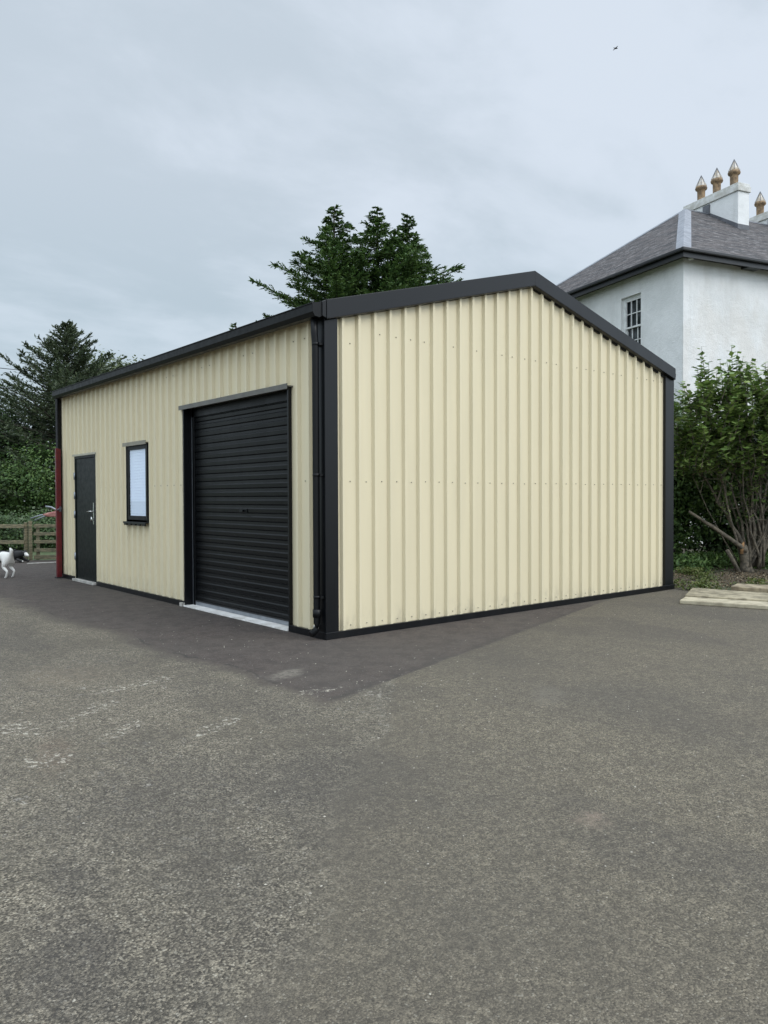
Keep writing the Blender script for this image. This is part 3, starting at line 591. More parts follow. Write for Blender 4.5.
# roof with UVs in metres
def roofmesh():
    e0, e1 = -OV, HL+OV; f0, f1 = -OV, HW+OV; A_, B_ = (HH, HH, ZR), (HL-HH, HH, ZR)
    faces = [[(e0, f0, ZE), (e1, f0, ZE), B_, A_], [(e1, f1, ZE), (e0, f1, ZE), A_, B_], [(e0, f1, ZE), (e0, f0, ZE), A_], [(e1, f0, ZE), (e1, f1, ZE), B_]]
    me = bpy.data.meshes.new('roof'); vs = []; fs = []; uvs = []
    for f_ in faces:
        k = len(vs); vs += f_; fs.append(tuple(range(k, k+len(f_))))
        o_ = Vector(f_[0]); ux = (Vector(f_[1])-o_).normalized(); nn_ = ux.cross(Vector(f_[2])-o_).normalized(); uy = nn_.cross(ux)
        for p in f_: d = Vector(p)-o_; uvs.append((d.dot(ux), d.dot(uy)))
    me.from_pydata(vs, [], fs); uvl = me.uv_layers.new(name='UVMap')
    for i, u_ in enumerate(uvs): uvl.data[i].uv = u_
    return me
rf = link('roof', roofmesh(), M['slate'], hs)
def hip(p, q, n1, n2, wdt, m, name='hip_flashing'):   # folded lead strip over a hip or ridge
    p, q, n1, n2 = map(Vector, (p, q, n1, n2)); mb = MB()
    d = (q-p).normalized(); s1 = -d.cross(n1.normalized()).normalized()*wdt; s2 = d.cross(n2.normalized()).normalized()*wdt
    t = Vector((0, 0, .03)); mb.prism([p+s1+n1.normalized()*.012, p+t, p+s2+n2.normalized()*.012, p+s2-n2.normalized()*.0, p-t, p+s1-n1.normalized()*.002], q-p); mb.build(name, m, rf)
sl_ = math.atan2(ZR-ZE, HH+OV); cs, sn = math.cos(sl_), math.sin(sl_)
nf, nl = Vector((0, -sn, cs)), Vector((-sn, 0, cs)); nb = Vector((0, sn, cs))
hip((-OV, -OV, ZE), (HH, HH, ZR), nl, nf, .22, M['lead'])
hip((-OV, HW+OV, ZE), (HH, HH, ZR), nb, nl, .2, M['lead'])
hip((HH, HH, ZR), (HL-HH, HH, ZR), nb, nf, .12, M['leaddark'], 'ridge_flashing')
# fascia, soffit and gutter
mb = MB()
mb.box((-OV, -OV, ZE-.13), (HL+OV, HW+OV, ZE-.115)); mb.build('soffit', M['hblack'], hs)
for a, b_ in (((-OV-.02, -OV-.02), (HL+OV, -OV)), ((-OV-.02, -OV), (-OV, HW+OV))):
    mb = MB(); mb.box((*a, ZE-.24), (*b_, ZE-.03)); mb.build('fascia', M['hblack'], hs)
for a, b_ in (((-OV-.14, -OV-.14), (HL+OV, -OV-.022)), ((-OV-.14, -OV-.021), (-OV-.022, HW+OV))):
    mb = MB(); mb.box((*a, ZE-.10), (*b_, ZE-.005)); mb.build('gutter', M['hblack'], hs, bevel=.02)
for yy in (2.2,): 
    mb = MB(); mb.box((yy, -OV+.01, ZE-.22), (yy+.5, -.02, ZE-.135)); mb.build('soffit_block', M['hblack'], hs)
mb = MB(); mb.lathe([(.0, -.05), (.07, -.04), (.08, 0), (.06, .02)], (.12, -.16, ZE-.17), 12); mb.build('soffit_lamp', M['housewhite'], hs)
# sash window
sw = bpy.data.objects.new('window', None); COL.objects.link(sw); sw.parent = hs
mb = MB(); x0_ = rv-.06
mb.box((x0_, wy0, wz0), (rv, wy0+.07, wz1)); mb.box((x0_, wy1-.09, wz0), (rv, wy1, wz1)); mb.box((x0_, wy0+.07, wz1-.08), (rv, wy1-.09, wz1)); mb.box((x0_, wy0+.07, wz0), (rv, wy1-.09, wz0+.08)); mb.build('frame', M['housewhite'], sw)
gy0, gy1 = wy0+.07, wy1-.09
def sash(z0_, z1_, x, nm):
    mb = MB(); mb.box((x, gy0, z0_), (x+.04, gy1, z0_+.05)); mb.box((x, gy0, z1_-.05), (x+.04, gy1, z1_)); mb.box((x, gy0, z0_+.05), (x+.04, gy0+.035, z1_-.05)); mb.box((x, gy1-.035, z0_+.05), (x+.04, gy1, z1_-.05))
    for k in (1, 2):
        yy = gy0+(gy1-gy0)*k/3; mb.box((x+.006, yy-.013, z0_+.05), (x+.034, yy+.013, z1_-.05))
    zz_ = (z0_+z1_)/2; mb.box((x+.008, gy0+.035, zz_-.013), (x+.030, gy1-.035, zz_+.013)); mb.build(nm, M['housewhite'], sw)
sash(6.61, wz1-.08, x0_+.01, 'upper_sash'); sash(wz0+.08, 6.66, x0_+.052, 'lower_sash')
mb = MB(); mb.box((x0_+.10, gy0, wz0+.05), (x0_+.105, gy1, wz1-.05)); mb.build('pane', M['houseglass'], sw)
mb = MB(); mb.box((-.05, wy0-.05, wz0-.09), (rv, wy1+.05, wz0)); mb.build('window_sill', M['render'], sw)
# chimneys
def chimney(xc, y0, y1, pots, wdt=.52):
    mb = MB(); mb.box((xc, y0, 9.4), (xc+wdt, y1, 11.98)); ch = mb.build('chimney', M['render'], hs)
    mb = MB(); mb.box((xc-.05, y0-.05, 11.985), (xc+wdt+.05, y1+.05, 12.18)); mb.box((xc-.02, y0-.02, 12.18), (xc+wdt+.02, y1+.02, 12.28)); mb.build('chimney_cap', simple('cap_render', (.62, .62, .60), (.46, .45, .41), scale=4, rough=.9, bstr=.4), ch, bevel=.015)
    for py in pots:
        c_ = (xc+wdt/2, py, 12.28); mb = MB()
        mb.lathe([(.17, -.02), (.165, .0), (.15, .05), (.135, .1), (.14, .38), (.15, .42), (.20, .45), (.215, .50), (.20, .55), (.17, .58)], c_, 16)
        cp = mb.build('chimney_pot', M['pot'], ch)
        mb = MB(); mb.lathe([(.185, .57), (.17, .62), (.10, .76), (.035, .90), (.0, .97)], c_, 12)
        mb.build('pot_cowl', M['potcap'], cp)
        mb = MB()
        for k in range(8):
            an = k*math.pi/4; mb.tube([(c_[0]+.188*math.cos(an), c_[1]+.188*math.sin(an), c_[2]+.58), (c_[0], c_[1], c_[2]+.985)], .010, 5, cap=False)
        mb.build('cowl_wire', M['leaddark'], cp)
    # lead flashing round the foot on the front slope
    mb = MB(); sl2 = (ZR-ZE)/(HH+OV)
    def rz(yy): return ZE+(yy+OV)*sl2
    mb.prism([(xc-.012, y0-.012, rz(y0)-.1), (xc-.012, HH, rz(HH)-.1), (xc-.012, HH, rz(HH)+.06), (xc-.012, y0-.012, rz(y0)+.16)], (wdt+.024, 0, 0)); mb.build('chimney_flashing', M['leaddark'], ch)
    mb = MB(); mb.box((xc-.06, HH-.15, rz(HH)-.08), (xc-.013, HH+.15, rz(HH)+.28)); mb.build('lead_saddle', M['leaddark'], ch)
M['potcap'] = simple('pale_cowl', (.55, .52, .47), (.38, .31, .22), scale=6, rough=.7)
chimney(5.55, 3.12, 5.62, (3.53, 4.3, 5.03))
chimney(8.85, 3.12, 5.75, (3.8, 4.55, 5.27))

# ------------------------------------------------------------------ trees
def conifer(name, loc, H, Rb, label, nbr, m, up0, up1, droop=0., zmin=1.2, grp=None, seed=1, dens=1., lw=(.13, .045), bulge=0, stag=.5, lean=(0, 0), rfun=None, clear=0):
    global rng; rng = np.random.default_rng(seed); rd_ = random.Random(seed)
    root = empty(name, loc, label, 'tree', grp)
    tr = MB(); n = 9; tr.tube([(lean[0]*(k/n)**2*H, lean[1]*(k/n)**2*H, H*k/n*.985) for k in range(n+1)], [.022*H*(1-k/n)**.9+.012 for k in range(n+1)], 8); tro = tr.build('trunk', M['barkdark'], root)
    br = MB(); C = []; D = []; N = []
    for i in range(nbr):
        f = (i+rd_.random())/nbr; z = zmin+(H*.985-zmin)*f**.85; t = (z-zmin)/(H-zmin)
        L = (rfun(t) if rfun else Rb*(1-t)**.8)*rd_.uniform(1-stag, 1.0+stag*.25)+.06
        az = i*2.399+rd_.uniform(-.5, .5); el = R(up0+(up1-up0)*t)+rd_.uniform(-.12, .12)
        h = Vector((math.cos(az), math.sin(az), 0)); p = Vector((lean[0]*(z/H)**2*H, lean[1]*(z/H)**2*H, z)); pts = [p]; ns = max(4, int(L/.28))
        for k in range(ns):
            e = el+(.30 if up1 > 20 else .12)*(k/ns)**2-droop*max(0, k/ns-.55)*2.2
            pts.append(pts[-1]+(h*math.cos(e)+Vector((0, 0, 1))*math.sin(e))*(L/ns))
        br.tube(pts, [max(.006, .010*L*(1-k/ns)+.004) for k in range(ns+1)], 4, cap=False)
        side = h.cross(Vector((0, 0, 1)))
        nt = int(L*15*dens)+5
        for q in range(nt):
            u_ = rd_.uniform(clear, 1)**.8; kf = u_*ns; k = min(int(kf), ns-1); bp = pts[k].lerp(pts[k+1], kf-k); bd = (pts[k+1]-pts[k]).normalized()
            sgn = rd_.choice((-1, 1)); tl = (.16+.30*L/3*(1-u_)+.10*rd_.random())*(1.0 if u_ < .9 else .6)*min(1, .3+L/1.1)
            td = (bd*.75+side*sgn*rd_.uniform(.3, 1.0)+Vector((0, 0, rd_.uniform(-.35, .35)-droop*.5))).normalized()
            nl_ = 4
            for j in range(nl_):
                c_ = bp+td*tl*(j+.5)/nl_*1.25
                C.append(c_); D.append(td+Vector((rd_.gauss(0, .35), rd_.gauss(0, .35), rd_.gauss(0, .3)))); N.append((rd_.gauss(0, .6), rd_.gauss(0, .6), 1))
    br.build('branches', M['barkdark'], root)
    C = np.array(C); n = len(C); leaves('crown', C, np.array(D), np.array(N), lw[0]*(.7+.6*rng.random(n)), lw[1]*(.7+.6*rng.random(n)), m, root)
    return root
def broad(name, loc, lobes, label, m, n, size, grp=None, seed=1, trunk_h=2, tr=.16, cat='tree', shoots=(), hollow=.55, th=None):
    """lobes: (x,y,z,rx,ry,rz) relative to loc; leaves gathered in clumps through each lobe's outer volume"""
    global rng; rng = np.random.default_rng(seed); rd_ = random.Random(seed)
    root = empty(name, loc, label, cat, grp)
    tb = MB(); tb.tube([(0, 0, -.05), (.05, .02, trunk_h*.5), (0, .05, trunk_h)], [tr*1.25, tr, tr*.75], 8)
    for l in lobes:
        c_ = Vector(l[:3]); s0 = Vector((0, .05, trunk_h*.85)); midp = s0.lerp(c_, .5)+Vector((rd_.uniform(-.15, .15), rd_.uniform(-.15, .15), .1))
        tb.tube([s0, midp, c_], [tr*.5, tr*.34, tr*.12], 6, cap=False)
        for q in range(7):
            d_ = Vector((rd_.gauss(0, 1)*l[3], rd_.gauss(0, 1)*l[4], rd_.gauss(.3, .8)*l[5]))*.55; tb.tube([c_, c_+d_*.6+Vector((0, 0, .05)), c_+d_], [tr*.14, tr*.08, .006], 4, cap=False)
    tb.build('trunk', M['barkdark'], root)
    vol = np.array([l[3]*l[4]+l[3]*l[5]+l[4]*l[5] for l in lobes]); cnt = (n*vol/vol.sum()).astype(int); C = []; N = []; B_ = []
    for l, k in zip(lobes, cnt):
        nc = max(6, k//26); u_ = rnd3(nc); rad = (hollow+(1-hollow)*rng.random(nc)**.6)*(1+.16*rng.normal(size=nc)); cc_ = u_*rad[:, None]*np.array(l[3:6])+np.array(l[:3])
        idx = rng.integers(0, nc, k); spread = size*2.1*(.6+.8*rng.random(nc)); off = rng.normal(size=(k, 3))*spread[idx][:, None]*np.array([1, 1, .7])
        C.append(cc_[idx]+off); N.append(u_[idx]*.6+rnd3(k)*.8+np.array([0, 0, .7])); B_.append(np.clip(.5+.28*rng.normal(size=nc)[idx]+.2*rng.normal(size=k), 0, 1))
    C = np.concatenate(C); N = np.concatenate(N); B_ = np.concatenate(B_); kk = len(C)
    D = np.cross(N, rnd3(kk))
    leaves('crown', C, D, N, size*(.7+.6*rng.random(kk)), size*.62*(.7+.6*rng.random(kk)), m, root, bias=B_)
    return root

# spruce at far left
def rsp(t): return min(4.6, 8.2*(1-t)**1.15)
conifer('spruce_tree', (5.5, 24.9, -.3), 8.6, 3.4, 'tall grey-green spruce with upswept branches above the left end of the shed', 210, M['spruce'], 2, 34, zmin=1.0, seed=3, dens=1.9, lw=(.16, .05), rfun=rsp, stag=.42)
# cypress with three leaders, as three trees
cyg = 'dark cypresses rising behind the shed roof'
def rcy(a): return lambda t: min(a*.8, a*2.6*(1-t)**1.3)
conifer('cypress_tree', (10.52, 14.23, 0), 10.95, 3.6, 'leftmost dark cypress with slender top behind the shed eave', 190, M['cypress'], 40, 8, droop=.22, zmin=2.5, grp=cyg, seed=11, dens=2.9, lw=(.13, .05), rfun=rcy(3.35), stag=.55)
conifer('cypress_tree', (11.85, 13.65, 0), 11.05, 3.4, 'middle dark cypress, the tallest point of the group behind the shed roof', 170, M['cypress'], 40, 8, droop=.22, zmin=2.5, grp=cyg, seed=12, dens=3.0, lw=(.13, .05), rfun=rcy(3.6), stag=.5)
conifer('cypress_tree', (12.45, 12.85, 0), 10.72, 3.4, 'rightmost dark cypress with branches sweeping out over the gable', 180, M['cypress'], 40, 8, droop=.22, zmin=2.5, grp=cyg, seed=15, dens=3.0, lw=(.13, .05), rfun=rcy(2.85), stag=.5)
conifer('cypress_tree', (7.3, 14.9, 0), 6.75, 2.0, 'low cypress with its tip just showing above the gutter left of the dark group', 110, M['cypress'], 40, 8, droop=.3, zmin=1.5, grp=cyg, seed=17, dens=1.6, lw=(.13, .05), rfun=rcy(2.0), stag=.5)
# broadleaf trees far left
broad('broadleaf_tree', (8.2, 27.0, 0), [(0, 0, 6.15, 1.3, 1.3, 1.2), (-1.3, .8, 5.3, 1.3, 1.3, 1.3), (.95, -.75, 6.1, .9, .9, .8)], 'light green round-topped tree right of the spruce above the gutter', M['leafolive'], 16000, .15, seed=21, trunk_h=3.5)
broad('broadleaf_tree', (3.0, 28.6, 0), [(0, 0, 3.8, 2.2, 2.2, 2.0), (1.3, -.8, 3.6, 1.7, 1.6, 1.7), (-2.2, 1.6, 4.0, 2.2, 2.2, 1.8), (-.3, -1.2, 2.0, 1.8, 1.5, 1.3)], 'large dark tree at the left edge of the photo under the spruce tips', M['leafdark'], 32000, .15, seed=22, trunk_h=1.8)
broad('broadleaf_tree', (3.9, 22.4, 0), [(0, 0, 2.2, 1.3, 1.2, 1.15), (-.9, .8, 1.6, 1.1, 1.0, .95), (.9, -.6, 1.6, 1.0, 1.0, .9)], 'bright green small tree beside the far corner of the shed', M['leafmid'], 12000, .11, seed=23, trunk_h=1.2, tr=.09)
broad('broadleaf_tree', (1.4, 23.6, 0), [(0, 0, 2.1, 1.35, 1.2, 1.15), (-1.3, 1.0, 2.3, 1.3, 1.2, 1.2), (.7, -.2, 1.3, 1.1, .9, 1.0)], 'dark bushy tree behind the two-rail fence', M['leafdark'], 13000, .12, seed=24, trunk_h=1.2, tr=.1)
for i, (x, y_, a, lb) in enumerate([(2.9, 15.8, .75, 'low dark hedge shrub behind the field gate'), (1.7, 16.9, .8, 'low dark hedge shrub behind the gate post'), (.4, 18.2, .9, 'low dark hedge shrub behind the fence, second from the left edge'), (-1.2, 19.6, .9, 'low dark hedge shrub behind the fence at the left edge')]):
    broad('hedge_shrub', (x, y_, 0), [(0, 0, .55*a, 1.1, .8, .62*a), (.6, -.3, .4, .7, .6, .45), (-.6, .3, .45, .8, .6, .5)], lb, M['leafdark'], 9000, .08, 'low hedge shrubs behind the fence', seed=30+i, trunk_h=.3, tr=.05, cat='shrub')

# ------------------------------------------------------------------ shrubs at right
BX, BD = Vector((math.cos(YAW), -math.sin(YAW), 0)), Vector((math.sin(YAW), math.cos(YAW), 0))
def bl(r, d, z): return tuple(BX*r+BD*d+Vector((0, 0, z)))
def lob(r, d, z, a, b_, c_): return (*bl(r, d, z), a, b_, c_)
# backing shrubs
broad('garden_shrub', (10.5, 2.4, 0), [lob(-.15, 0, 2.35, 1.0, .9, 1.0), lob(-.55, .1, 1.3, .8, .7, .9), lob(.5, 0, 1.8, .9, .8, 1.0), lob(-.3, .3, .55, .9, .7, .6), lob(-.2, .5, .95, .9, .6, .8)], 'dark rounded shrub filling the gap behind the right end of the shed', M['leafmid'], 34000, .085, seed=41, trunk_h=1.0, tr=.07, cat='shrub')
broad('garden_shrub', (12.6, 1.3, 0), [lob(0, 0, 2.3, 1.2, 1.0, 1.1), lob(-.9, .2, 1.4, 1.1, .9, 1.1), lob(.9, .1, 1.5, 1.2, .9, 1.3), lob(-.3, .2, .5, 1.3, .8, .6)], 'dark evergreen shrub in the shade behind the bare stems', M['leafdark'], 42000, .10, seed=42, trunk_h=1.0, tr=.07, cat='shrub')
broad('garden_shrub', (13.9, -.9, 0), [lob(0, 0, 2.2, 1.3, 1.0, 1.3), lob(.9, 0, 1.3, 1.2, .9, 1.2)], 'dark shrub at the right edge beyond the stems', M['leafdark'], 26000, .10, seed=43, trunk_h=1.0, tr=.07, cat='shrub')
# main multi-stem shrub
rng = np.random.default_rng(51); rd_ = random.Random(51)
bs = empty('multi_stem_shrub', (9.806, .525, 0), 'big leafy shrub with many bare leaning stems in front of the white house', 'shrub')
mb = MB(); mb.tube([bl(.04, 0, -.05), bl(.02, .01, .1), bl(.0, 0, .25), bl(-.05, -.02, .46), bl(-.06, -.02, .50)], [.15, .105, .09, .085, .05], 10); mb.build('stump', M['bark'], bs)
mb = MB(); mb.tube([bl(-.115, -.115, .34), bl(-.10, -.105, .50), bl(-.07, -.10, .56)], [.03, .035, .01], 6); mb.build('torn_wood', M['cutwood'], bs)
mb = MB(); mb.tube([bl(-1.08, -.12, 1.12), bl(-.6, -.14, .80), bl(-.15, -.12, .49), bl(-.02, -.06, .38)], [.022, .034, .040, .045], 8); mb.build('leaning_stem', M['bark'], bs)
mb = MB(); mb.tube([bl(-.42, -.2, .42), bl(-.3, -.18, .22), bl(-.17, -.12, .0)], [.034, .038, .045], 8); mb.build('cut_stem', M['bark'], bs)
tips = []
stems = [((.05, 0, .3), (-.2, 0, .9), (-.52, 0, 1.28), .04), ((.1, .05, .2), (-.05, .05, .9), (-.28, 0, 1.6), .035), ((.1, 0, .1), (.2, -.05, .8), (.05, -.1, 1.6), .04), ((.18, .1, .1), (.38, 0, .7), (.32, -.1, 1.7), .045),
         ((.25, 0, .05), (.5, 0, .8), (.6, -.1, 1.9), .04), ((.3, .1, .05), (.55, .05, .7), (.9, 0, 1.7), .04), ((.2, -.1, .1), (.36, -.1, .6), (.1, -.1, 1.15), .03), ((-.05, 0, .5), (-.3, .1, 1.2), (-.75, .1, 1.75), .03)]
for k in range(24):
    r0 = rd_.uniform(-.05, .35); r1 = r0+rd_.uniform(-1.1, .9); stems.append(((r0, rd_.uniform(-.12, .15), .1), ((r0+r1)/2+rd_.uniform(-.1, .1), rd_.uniform(-.25, .25), rd_.uniform(.7, 1.1)), (r1, rd_.uniform(-.5, .4), rd_.uniform(1.6, 2.2)), rd_.uniform(.012, .028)))
mb = MB()
for a, b_, c_, r_ in stems:
    A_, B_, C_ = (Vector(bl(*q)) for q in (a, b_, c_)); pts = [A_]
    for k in range(1, 7):
        t = k/6; pts.append((A_*(1-t)**2+B_*2*t*(1-t)+C_*t*t)+Vector((rd_.gauss(0, .018), rd_.gauss(0, .018), 0)))
    mb.tube(pts, [r_*(1-.55*k/6) for k in range(7)], 6)
    for q in range(3):      # crossing twigs
        k = rd_.randint(2, 6); d_ = Vector(bl(rd_.uniform(-.5, .5), rd_.uniform(-.3, .3), rd_.uniform(-.1, .5))); mb.tube([pts[k], pts[k]+d_*.5+Vector((0, 0, .04)), pts[k]+d_], [.009, .006, .003], 4, cap=False)
    e = C_+Vector(bl(rd_.uniform(-.25, .25), rd_.uniform(-.2, .2), rd_.uniform(.4, .9))); mb.tube([C_, e], [r_*.45, .006], 5, cap=False)
mb.build('stems', M['bark'], bs)
# shoots that stand above the crown, and the crown
sh = MB(); C = []; D = []; N = []
def shoot(p, q, nl_, ls):
    p, q = Vector(p), Vector(q); mid_ = p.lerp(q, .5)+Vector((rd_.gauss(0, .03), rd_.gauss(0, .03), 0)); sh.tube([p, mid_, q], [.009, .006, .002], 4, cap=False)
    for k in range(nl_):
        t = (k+.5)/nl_; c_ = p*(1-t)**2+mid_*2*t*(1-t)+q*t*t; an = k*2.4+rd_.random(); o_ = Vector((math.cos(an), math.sin(an), rd_.uniform(.1, .7))).normalized()
        C.append(c_+o_*ls*.55); D.append(o_+Vector((0, 0, rd_.uniform(-.5, .1)))); N.append(Vector((rd_.gauss(0, .4), rd_.gauss(0, .4), 1)))
for (r0, z0_, r1, z1_) in [(-.72, 3.0, -.86, 4.12), (-.78, 2.9, -.70, 3.75), (-.6, 3.0, -.55, 3.68), (-1.0, 2.8, -1.12, 3.5), (-.2, 3.1, -.22, 4.16), (-.1, 3.1, .0, 3.98), (-.3, 3.0, -.42, 3.9), (.1, 3.1, .2, 3.92), (.2, 3.0, .35, 3.75), (.35, 3.0, .5, 3.95), (-.42, 2.9, -.5, 3.6), (.6, 2.9, .75, 3.8), (-.05, 3.0, -.12, 3.8), (.05, 3.1, .08, 3.75), (.9, 2.9, 1.1, 3.9), (1.2, 2.7, 1.4, 3.6)]:
    d0 = rd_.uniform(-.2, .3); shoot(bl(r0, d0, z0_), bl(r1, d0+rd_.uniform(-.1, .1), z1_), int((z1_-z0_)*26), .105)
for (r0, z0_, z1_) in [(-.80, 2.95, 4.0), (-.74, 2.95, 3.85), (-.86, 2.9, 3.75), (-.70, 2.9, 3.6), (-.20, 3.1, 4.0), (-.12, 3.1, 3.9), (-.28, 3.1, 3.85), (.0, 3.1, 3.8), (-.35, 3.0, 3.7), (.15, 3.1, 3.85), (.3, 3.0, 3.8), (.45, 3.0, 3.85), (.6, 3.0, 3.7)]:
    d0 = rd_.uniform(-.1, .1); shoot(bl(r0, d0, z0_), bl(r0+rd_.uniform(-.07, .07), d0, z1_), int((z1_-z0_)*30), .10)
for k in range(720):
    r0 = rd_.uniform(-1.15, 1.9); z0_ = rd_.uniform(1.75, 3.30-.25*abs(r0)); d0 = rd_.uniform(-.75, .6)
    shoot(bl(r0, d0, z0_), bl(r0+rd_.uniform(-.3, .3), d0+rd_.uniform(-.3, .2), z0_+rd_.uniform(.2, .6)), rd_.randint(11, 19), .09)
for k in range(40):        # thin low leafy twigs among the stems
    r0 = rd_.uniform(-.6, .9); z0_ = rd_.uniform(.9, 1.8); shoot(bl(r0, rd_.uniform(-.4, .1), z0_), bl(r0+rd_.uniform(-.25, .25), rd_.uniform(-.4, .1), z0_+.3), rd_.randint(4, 8), .06)
sh.build('shoots', M['bark'], bs)
C = np.array(C); n = len(C); leaves('crown', C, np.array(D), np.array(N),   .15*(.5+.8*rng.random(n)), .086*(.7+.6*rng.random(n)), M['leafbush'], bs)

# loose grit on the yard: small faceted stones
r_ = np.random.default_rng(71); mb = MB(); zs_ = [(-2.2, -1.6, 1.1, 420), (-1.4, .8, .8, 160), (-.9, -2.2, .6, 160), (1.5, -2.8, 2.2, 220), (3, -.35, 1.6, 90), (-.4, 4.0, 1.0, 60), (-3.0, -3.6, .8, 120), (-1.6, -4.2, .9, 110)]
for cx_, cy_, sg, cnt_ in zs_:
    for k in range(cnt_):
        px, py = cx_+r_.normal()*sg, cy_+r_.normal()*sg*.7
        if px > -.02 and py > -.02: continue
        a_ = .0022+.0040*r_.random()**2; q = r_.random((6,))*.5+.75; an = r_.random()*3.14; ca, sa = math.cos(an), math.sin(an)
        V_ = [(a_*1.3*q[0], 0, 0), (0, a_*q[1], 0), (-a_*1.2*q[2], 0, 0), (0, -a_*q[3], 0), (0, 0, a_*.8*q[4]), (0, 0, -a_*.4)]
        mb.add([(px+x_*ca-y_*sa, py+x_*sa+y_*ca, z_+.0015) for x_, y_, z_ in V_], [(0, 1, 4), (1, 2, 4), (2, 3, 4), (3, 0, 4), (1, 0, 5), (2, 1, 5), (3, 2, 5), (0, 3, 5)])
tag(mb.build('grit', simple('stone_grit', (.42, .39, .32), (.16, .145, .12), scale=40, rough=.9), recalc=False), 'loose pale grit and small chippings scattered over the tarmac', 'grit', kind='stuff')

# weeds and litter on the bed
def cover(name, label, pts, n, m, size, seed, hh=.10):
    r_ = np.random.default_rng(seed); P_ = np.array(pts); w_ = P_[:, 2]**2; idx = r_.choice(len(P_), n, p=w_/w_.sum()); q = r_.normal(size=(n, 2))*.45
    C_ = np.c_[P_[idx, 0]+q[:, 0]*P_[idx, 2], P_[idx, 1]+q[:, 1]*P_[idx, 2], r_.random(n)**1.5*hh+.008]
    d_ = rnd3(n); d_[:, 2] = abs(d_[:, 2])*.7; nn_ = rnd3(n)*.6+np.array([0, 0, 1.0])
    o = leaves(name, C_, d_, nn_, size*(.6+.8*r_.random(n)), size*.45*(.6+.8*r_.random(n)), m, None); tag(o, label, 'ground cover', kind='stuff')
cover('weeds', 'low green weeds and grass growing behind the concrete slab', [(6.5, -.3, .20), (6.62, -.5, .16), (6.95, -.85, .2), (7.1, -.1, .16), (7.6, -.7, .2), (7.9, .3, .22), (7.3, -1.4, .15), (7.5, -2.0, .2), (6.65, .1, .14), (8.6, .9, .3)], 2300, M['weed'], .06, 61, .12)
cover('weeds', 'deep green ground plants in the shade under the shrubs', [(9.5, 1.8, .6), (10.4, 1.5, .7), (9.2, 1.2, .4), (11.2, .6, .8), (8.9, 2.3, .5)], 5000, M['leafmid'], .09, 62, .28)
cover('leaf_litter', 'brown fallen leaves and twigs scattered on the soil under the shrub', [(7.5, 0, .9), (8.5, -.4, .9), (9.3, .1, .9), (8.2, 1.1, .8)], 2600, leafmat('litter', [(.05, .035, .02), (.12, .085, .05), (.24, .2, .13)], .8, .05), .045, 63, .02)

# ------------------------------------------------------------------ dogs, bird, cable
def skin(name, verts, edges, m, parent=None, loc=(0, 0, 0), rz=0, root=0, sub=2):
    me = bpy.data.meshes.new(name); me.from_pydata([v[0] for v in verts], edges, []); me.update()
    o = link(name, me, m, parent); o.location = loc; o.rotation_euler = (0, 0, rz)
    md = o.modifiers.new('skin', 'SKIN'); md.use_smooth_shade = True
    for i, v in enumerate(verts):
        r_ = v[1]; me.skin_vertices[0].data[i].radius = r_ if isinstance(r_, tuple) else (r_, r_); me.skin_vertices[0].data[i].use_root = (i == root)
    s_ = o.modifiers.new('sub', 'SUBSURF'); s_.levels = sub; s_.render_levels = sub
    return o
# standing collie: +x is forwards
dv = [((0, 0, .40), .115), ((.20, 0, .42), .125), ((-.22, 0, .41), .105), ((-.36, 0, .41), .085), ((.30, 0, .47), .085), ((.37, .02, .50), .060), ((.46, .09, .46), .060), ((.51, .13, .43), .034), ((.55, .16, .41), .020),
      ((.22, .075, .30), .050), ((.23, .085, .17), .030), ((.22, .09, .04), .021), ((.26, .09, .015), .022), ((.22, -.075, .30), .050), ((.25, -.095, .17), .030), ((.23, -.11, .04), .021), ((.27, -.11, .015), .022),
      ((-.34, .075, .30), .060), ((-.30, .085, .21), .038), ((-.42, .085, .13), .022), ((-.38, .085, .02), .021), ((-.34, .085, .012), .02), ((-.34, -.075, .30), .060), ((-.28, -.085, .21), .038), ((-.40, -.085, .13), .022), ((-.35, -.085, .02), .021), ((-.31, -.085, .012), .02),
      ((-.43, 0, .46), .036), ((-.45, .01, .53), .038), ((-.41, .02, .58), .016), ((.42, .13, .51), .018), ((.40, .14, .54), .007), ((.47, .05, .515), .018), ((.46, .04, .545), .007)]
de = [(0, 1), (0, 2), (2, 3), (1, 4), (4, 5), (5, 6), (6, 7), (7, 8), (1, 9), (9, 10), (10, 11), (11, 12), (1, 13), (13, 14), (14, 15), (15, 16), (3, 17), (17, 18), (18, 19), (19, 20), (20, 21), (3, 22), (22, 23), (23, 24), (24, 25), (25, 26), (3, 27), (27, 28), (28, 29), (6, 30), (30, 31), (6, 32), (32, 33)]
def coat1(T, s, oc):
    wv = T.math('MULTIPLY', T.math('SUBTRACT', T.noise(oc, 9, 3), .5), .08)
    x = T.math('ADD', s.outputs[0], wv); z = s.outputs[2]
    rump = T.ramp(x, -.16, -.22); legs = T.ramp(z, .25, .20)
    return T.math('MAXIMUM', rump, legs)
dg = skin('dog', dv, de, coatmat('collie_coat', coat1), loc=(-.87, 8.88, 0), rz=R(112), sub=2); dg.scale = (.9, .9, .92)
tag(dg, 'black and white collie at the left edge seen from behind, with white hindquarters', 'dog')
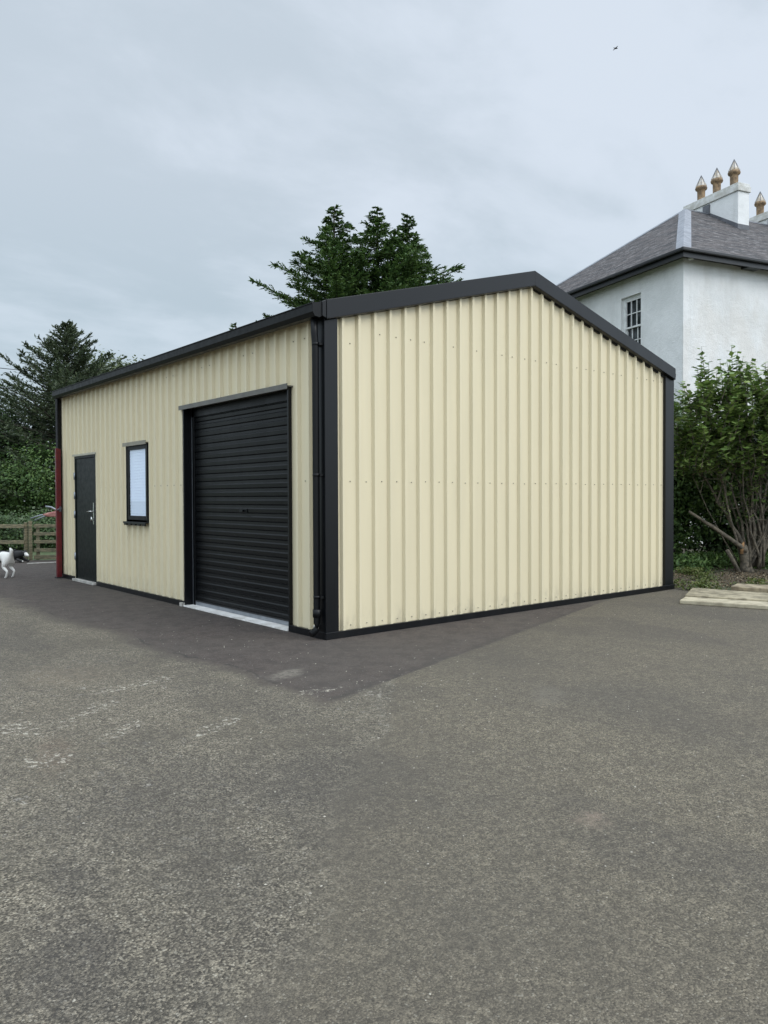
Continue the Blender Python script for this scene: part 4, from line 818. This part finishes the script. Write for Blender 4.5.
# lying dog
dv2 = [((0, 0, .14), .13), ((-.18, 0, .14), .125), ((-.32, 0, .11), .10), ((.16, 0, .18), .10), ((.25, 0, .20), .06), ((.32, 0, .19), .060), ((.39, .0, .165), .036), ((.45, 0, .155), .024),
       ((.20, .08, .07), .035), ((.36, .09, .025), .022), ((.20, -.08, .07), .035), ((.38, -.09, .025), .022), ((-.30, .11, .08), .065), ((-.16, .17, .03), .026), ((-.30, -.11, .08), .065), ((-.16, -.17, .03), .026), ((-.44, .04, .05), .03), ((-.56, .10, .03), .022), ((.30, .05, .245), .018), ((.29, .055, .275), .007), ((.30, -.05, .245), .018), ((.29, -.055, .275), .007)]
de2 = [(0, 1), (1, 2), (0, 3), (3, 4), (4, 5), (5, 6), (6, 7), (3, 8), (8, 9), (3, 10), (10, 11), (2, 12), (12, 13), (2, 14), (14, 15), (2, 16), (16, 17), (5, 18), (18, 19), (5, 20), (20, 21)]
d2 = skin('dog', dv2, de2, coatmat('black_coat', lambda T, s, oc: T.ramp(s.outputs[0], .36, .37)), loc=(.25, 12.22, 0), rz=R(-62), sub=2)
tag(d2, 'mostly black dog with white muzzle lying in front of the fence post', 'dog')

# bird
bv = [((0, 0, 0), .035), ((.08, 0, .01), .022), ((.11, 0, .015), .008), ((-.09, 0, 0), .018), ((-.16, 0, 0), .012), ((0, .09, .03), (.012, .03)), ((-.03, .2, .0), (.006, .018)), ((0, -.09, .03), (.012, .03)), ((-.03, -.2, .0), (.006, .018))]
bd = skin('bird', bv, [(0, 1), (1, 2), (0, 3), (3, 4), (0, 5), (5, 6), (0, 7), (7, 8)], simple('dark_feathers', (.03, .03, .033), rough=.7), loc=(30.64, 17.2, 24.4), rz=R(-20), sub=1)
tag(bd, 'small dark bird flying high in the grey sky', 'bird')
mb = MB(); a_, b_ = Vector((-38, 20.0, 8.0)), Vector((5.4, 25.9, 6.35)); mb.tube([a_.lerp(b_, k/24)-Vector((0, 0, 1.0*4*(k/24)*(1-k/24)*.6)) for k in range(25)], .014, 6)
tag(mb.build('overhead_cable', M['pl_dark']), 'thin black overhead cable running into the spruce from the left', 'cable')
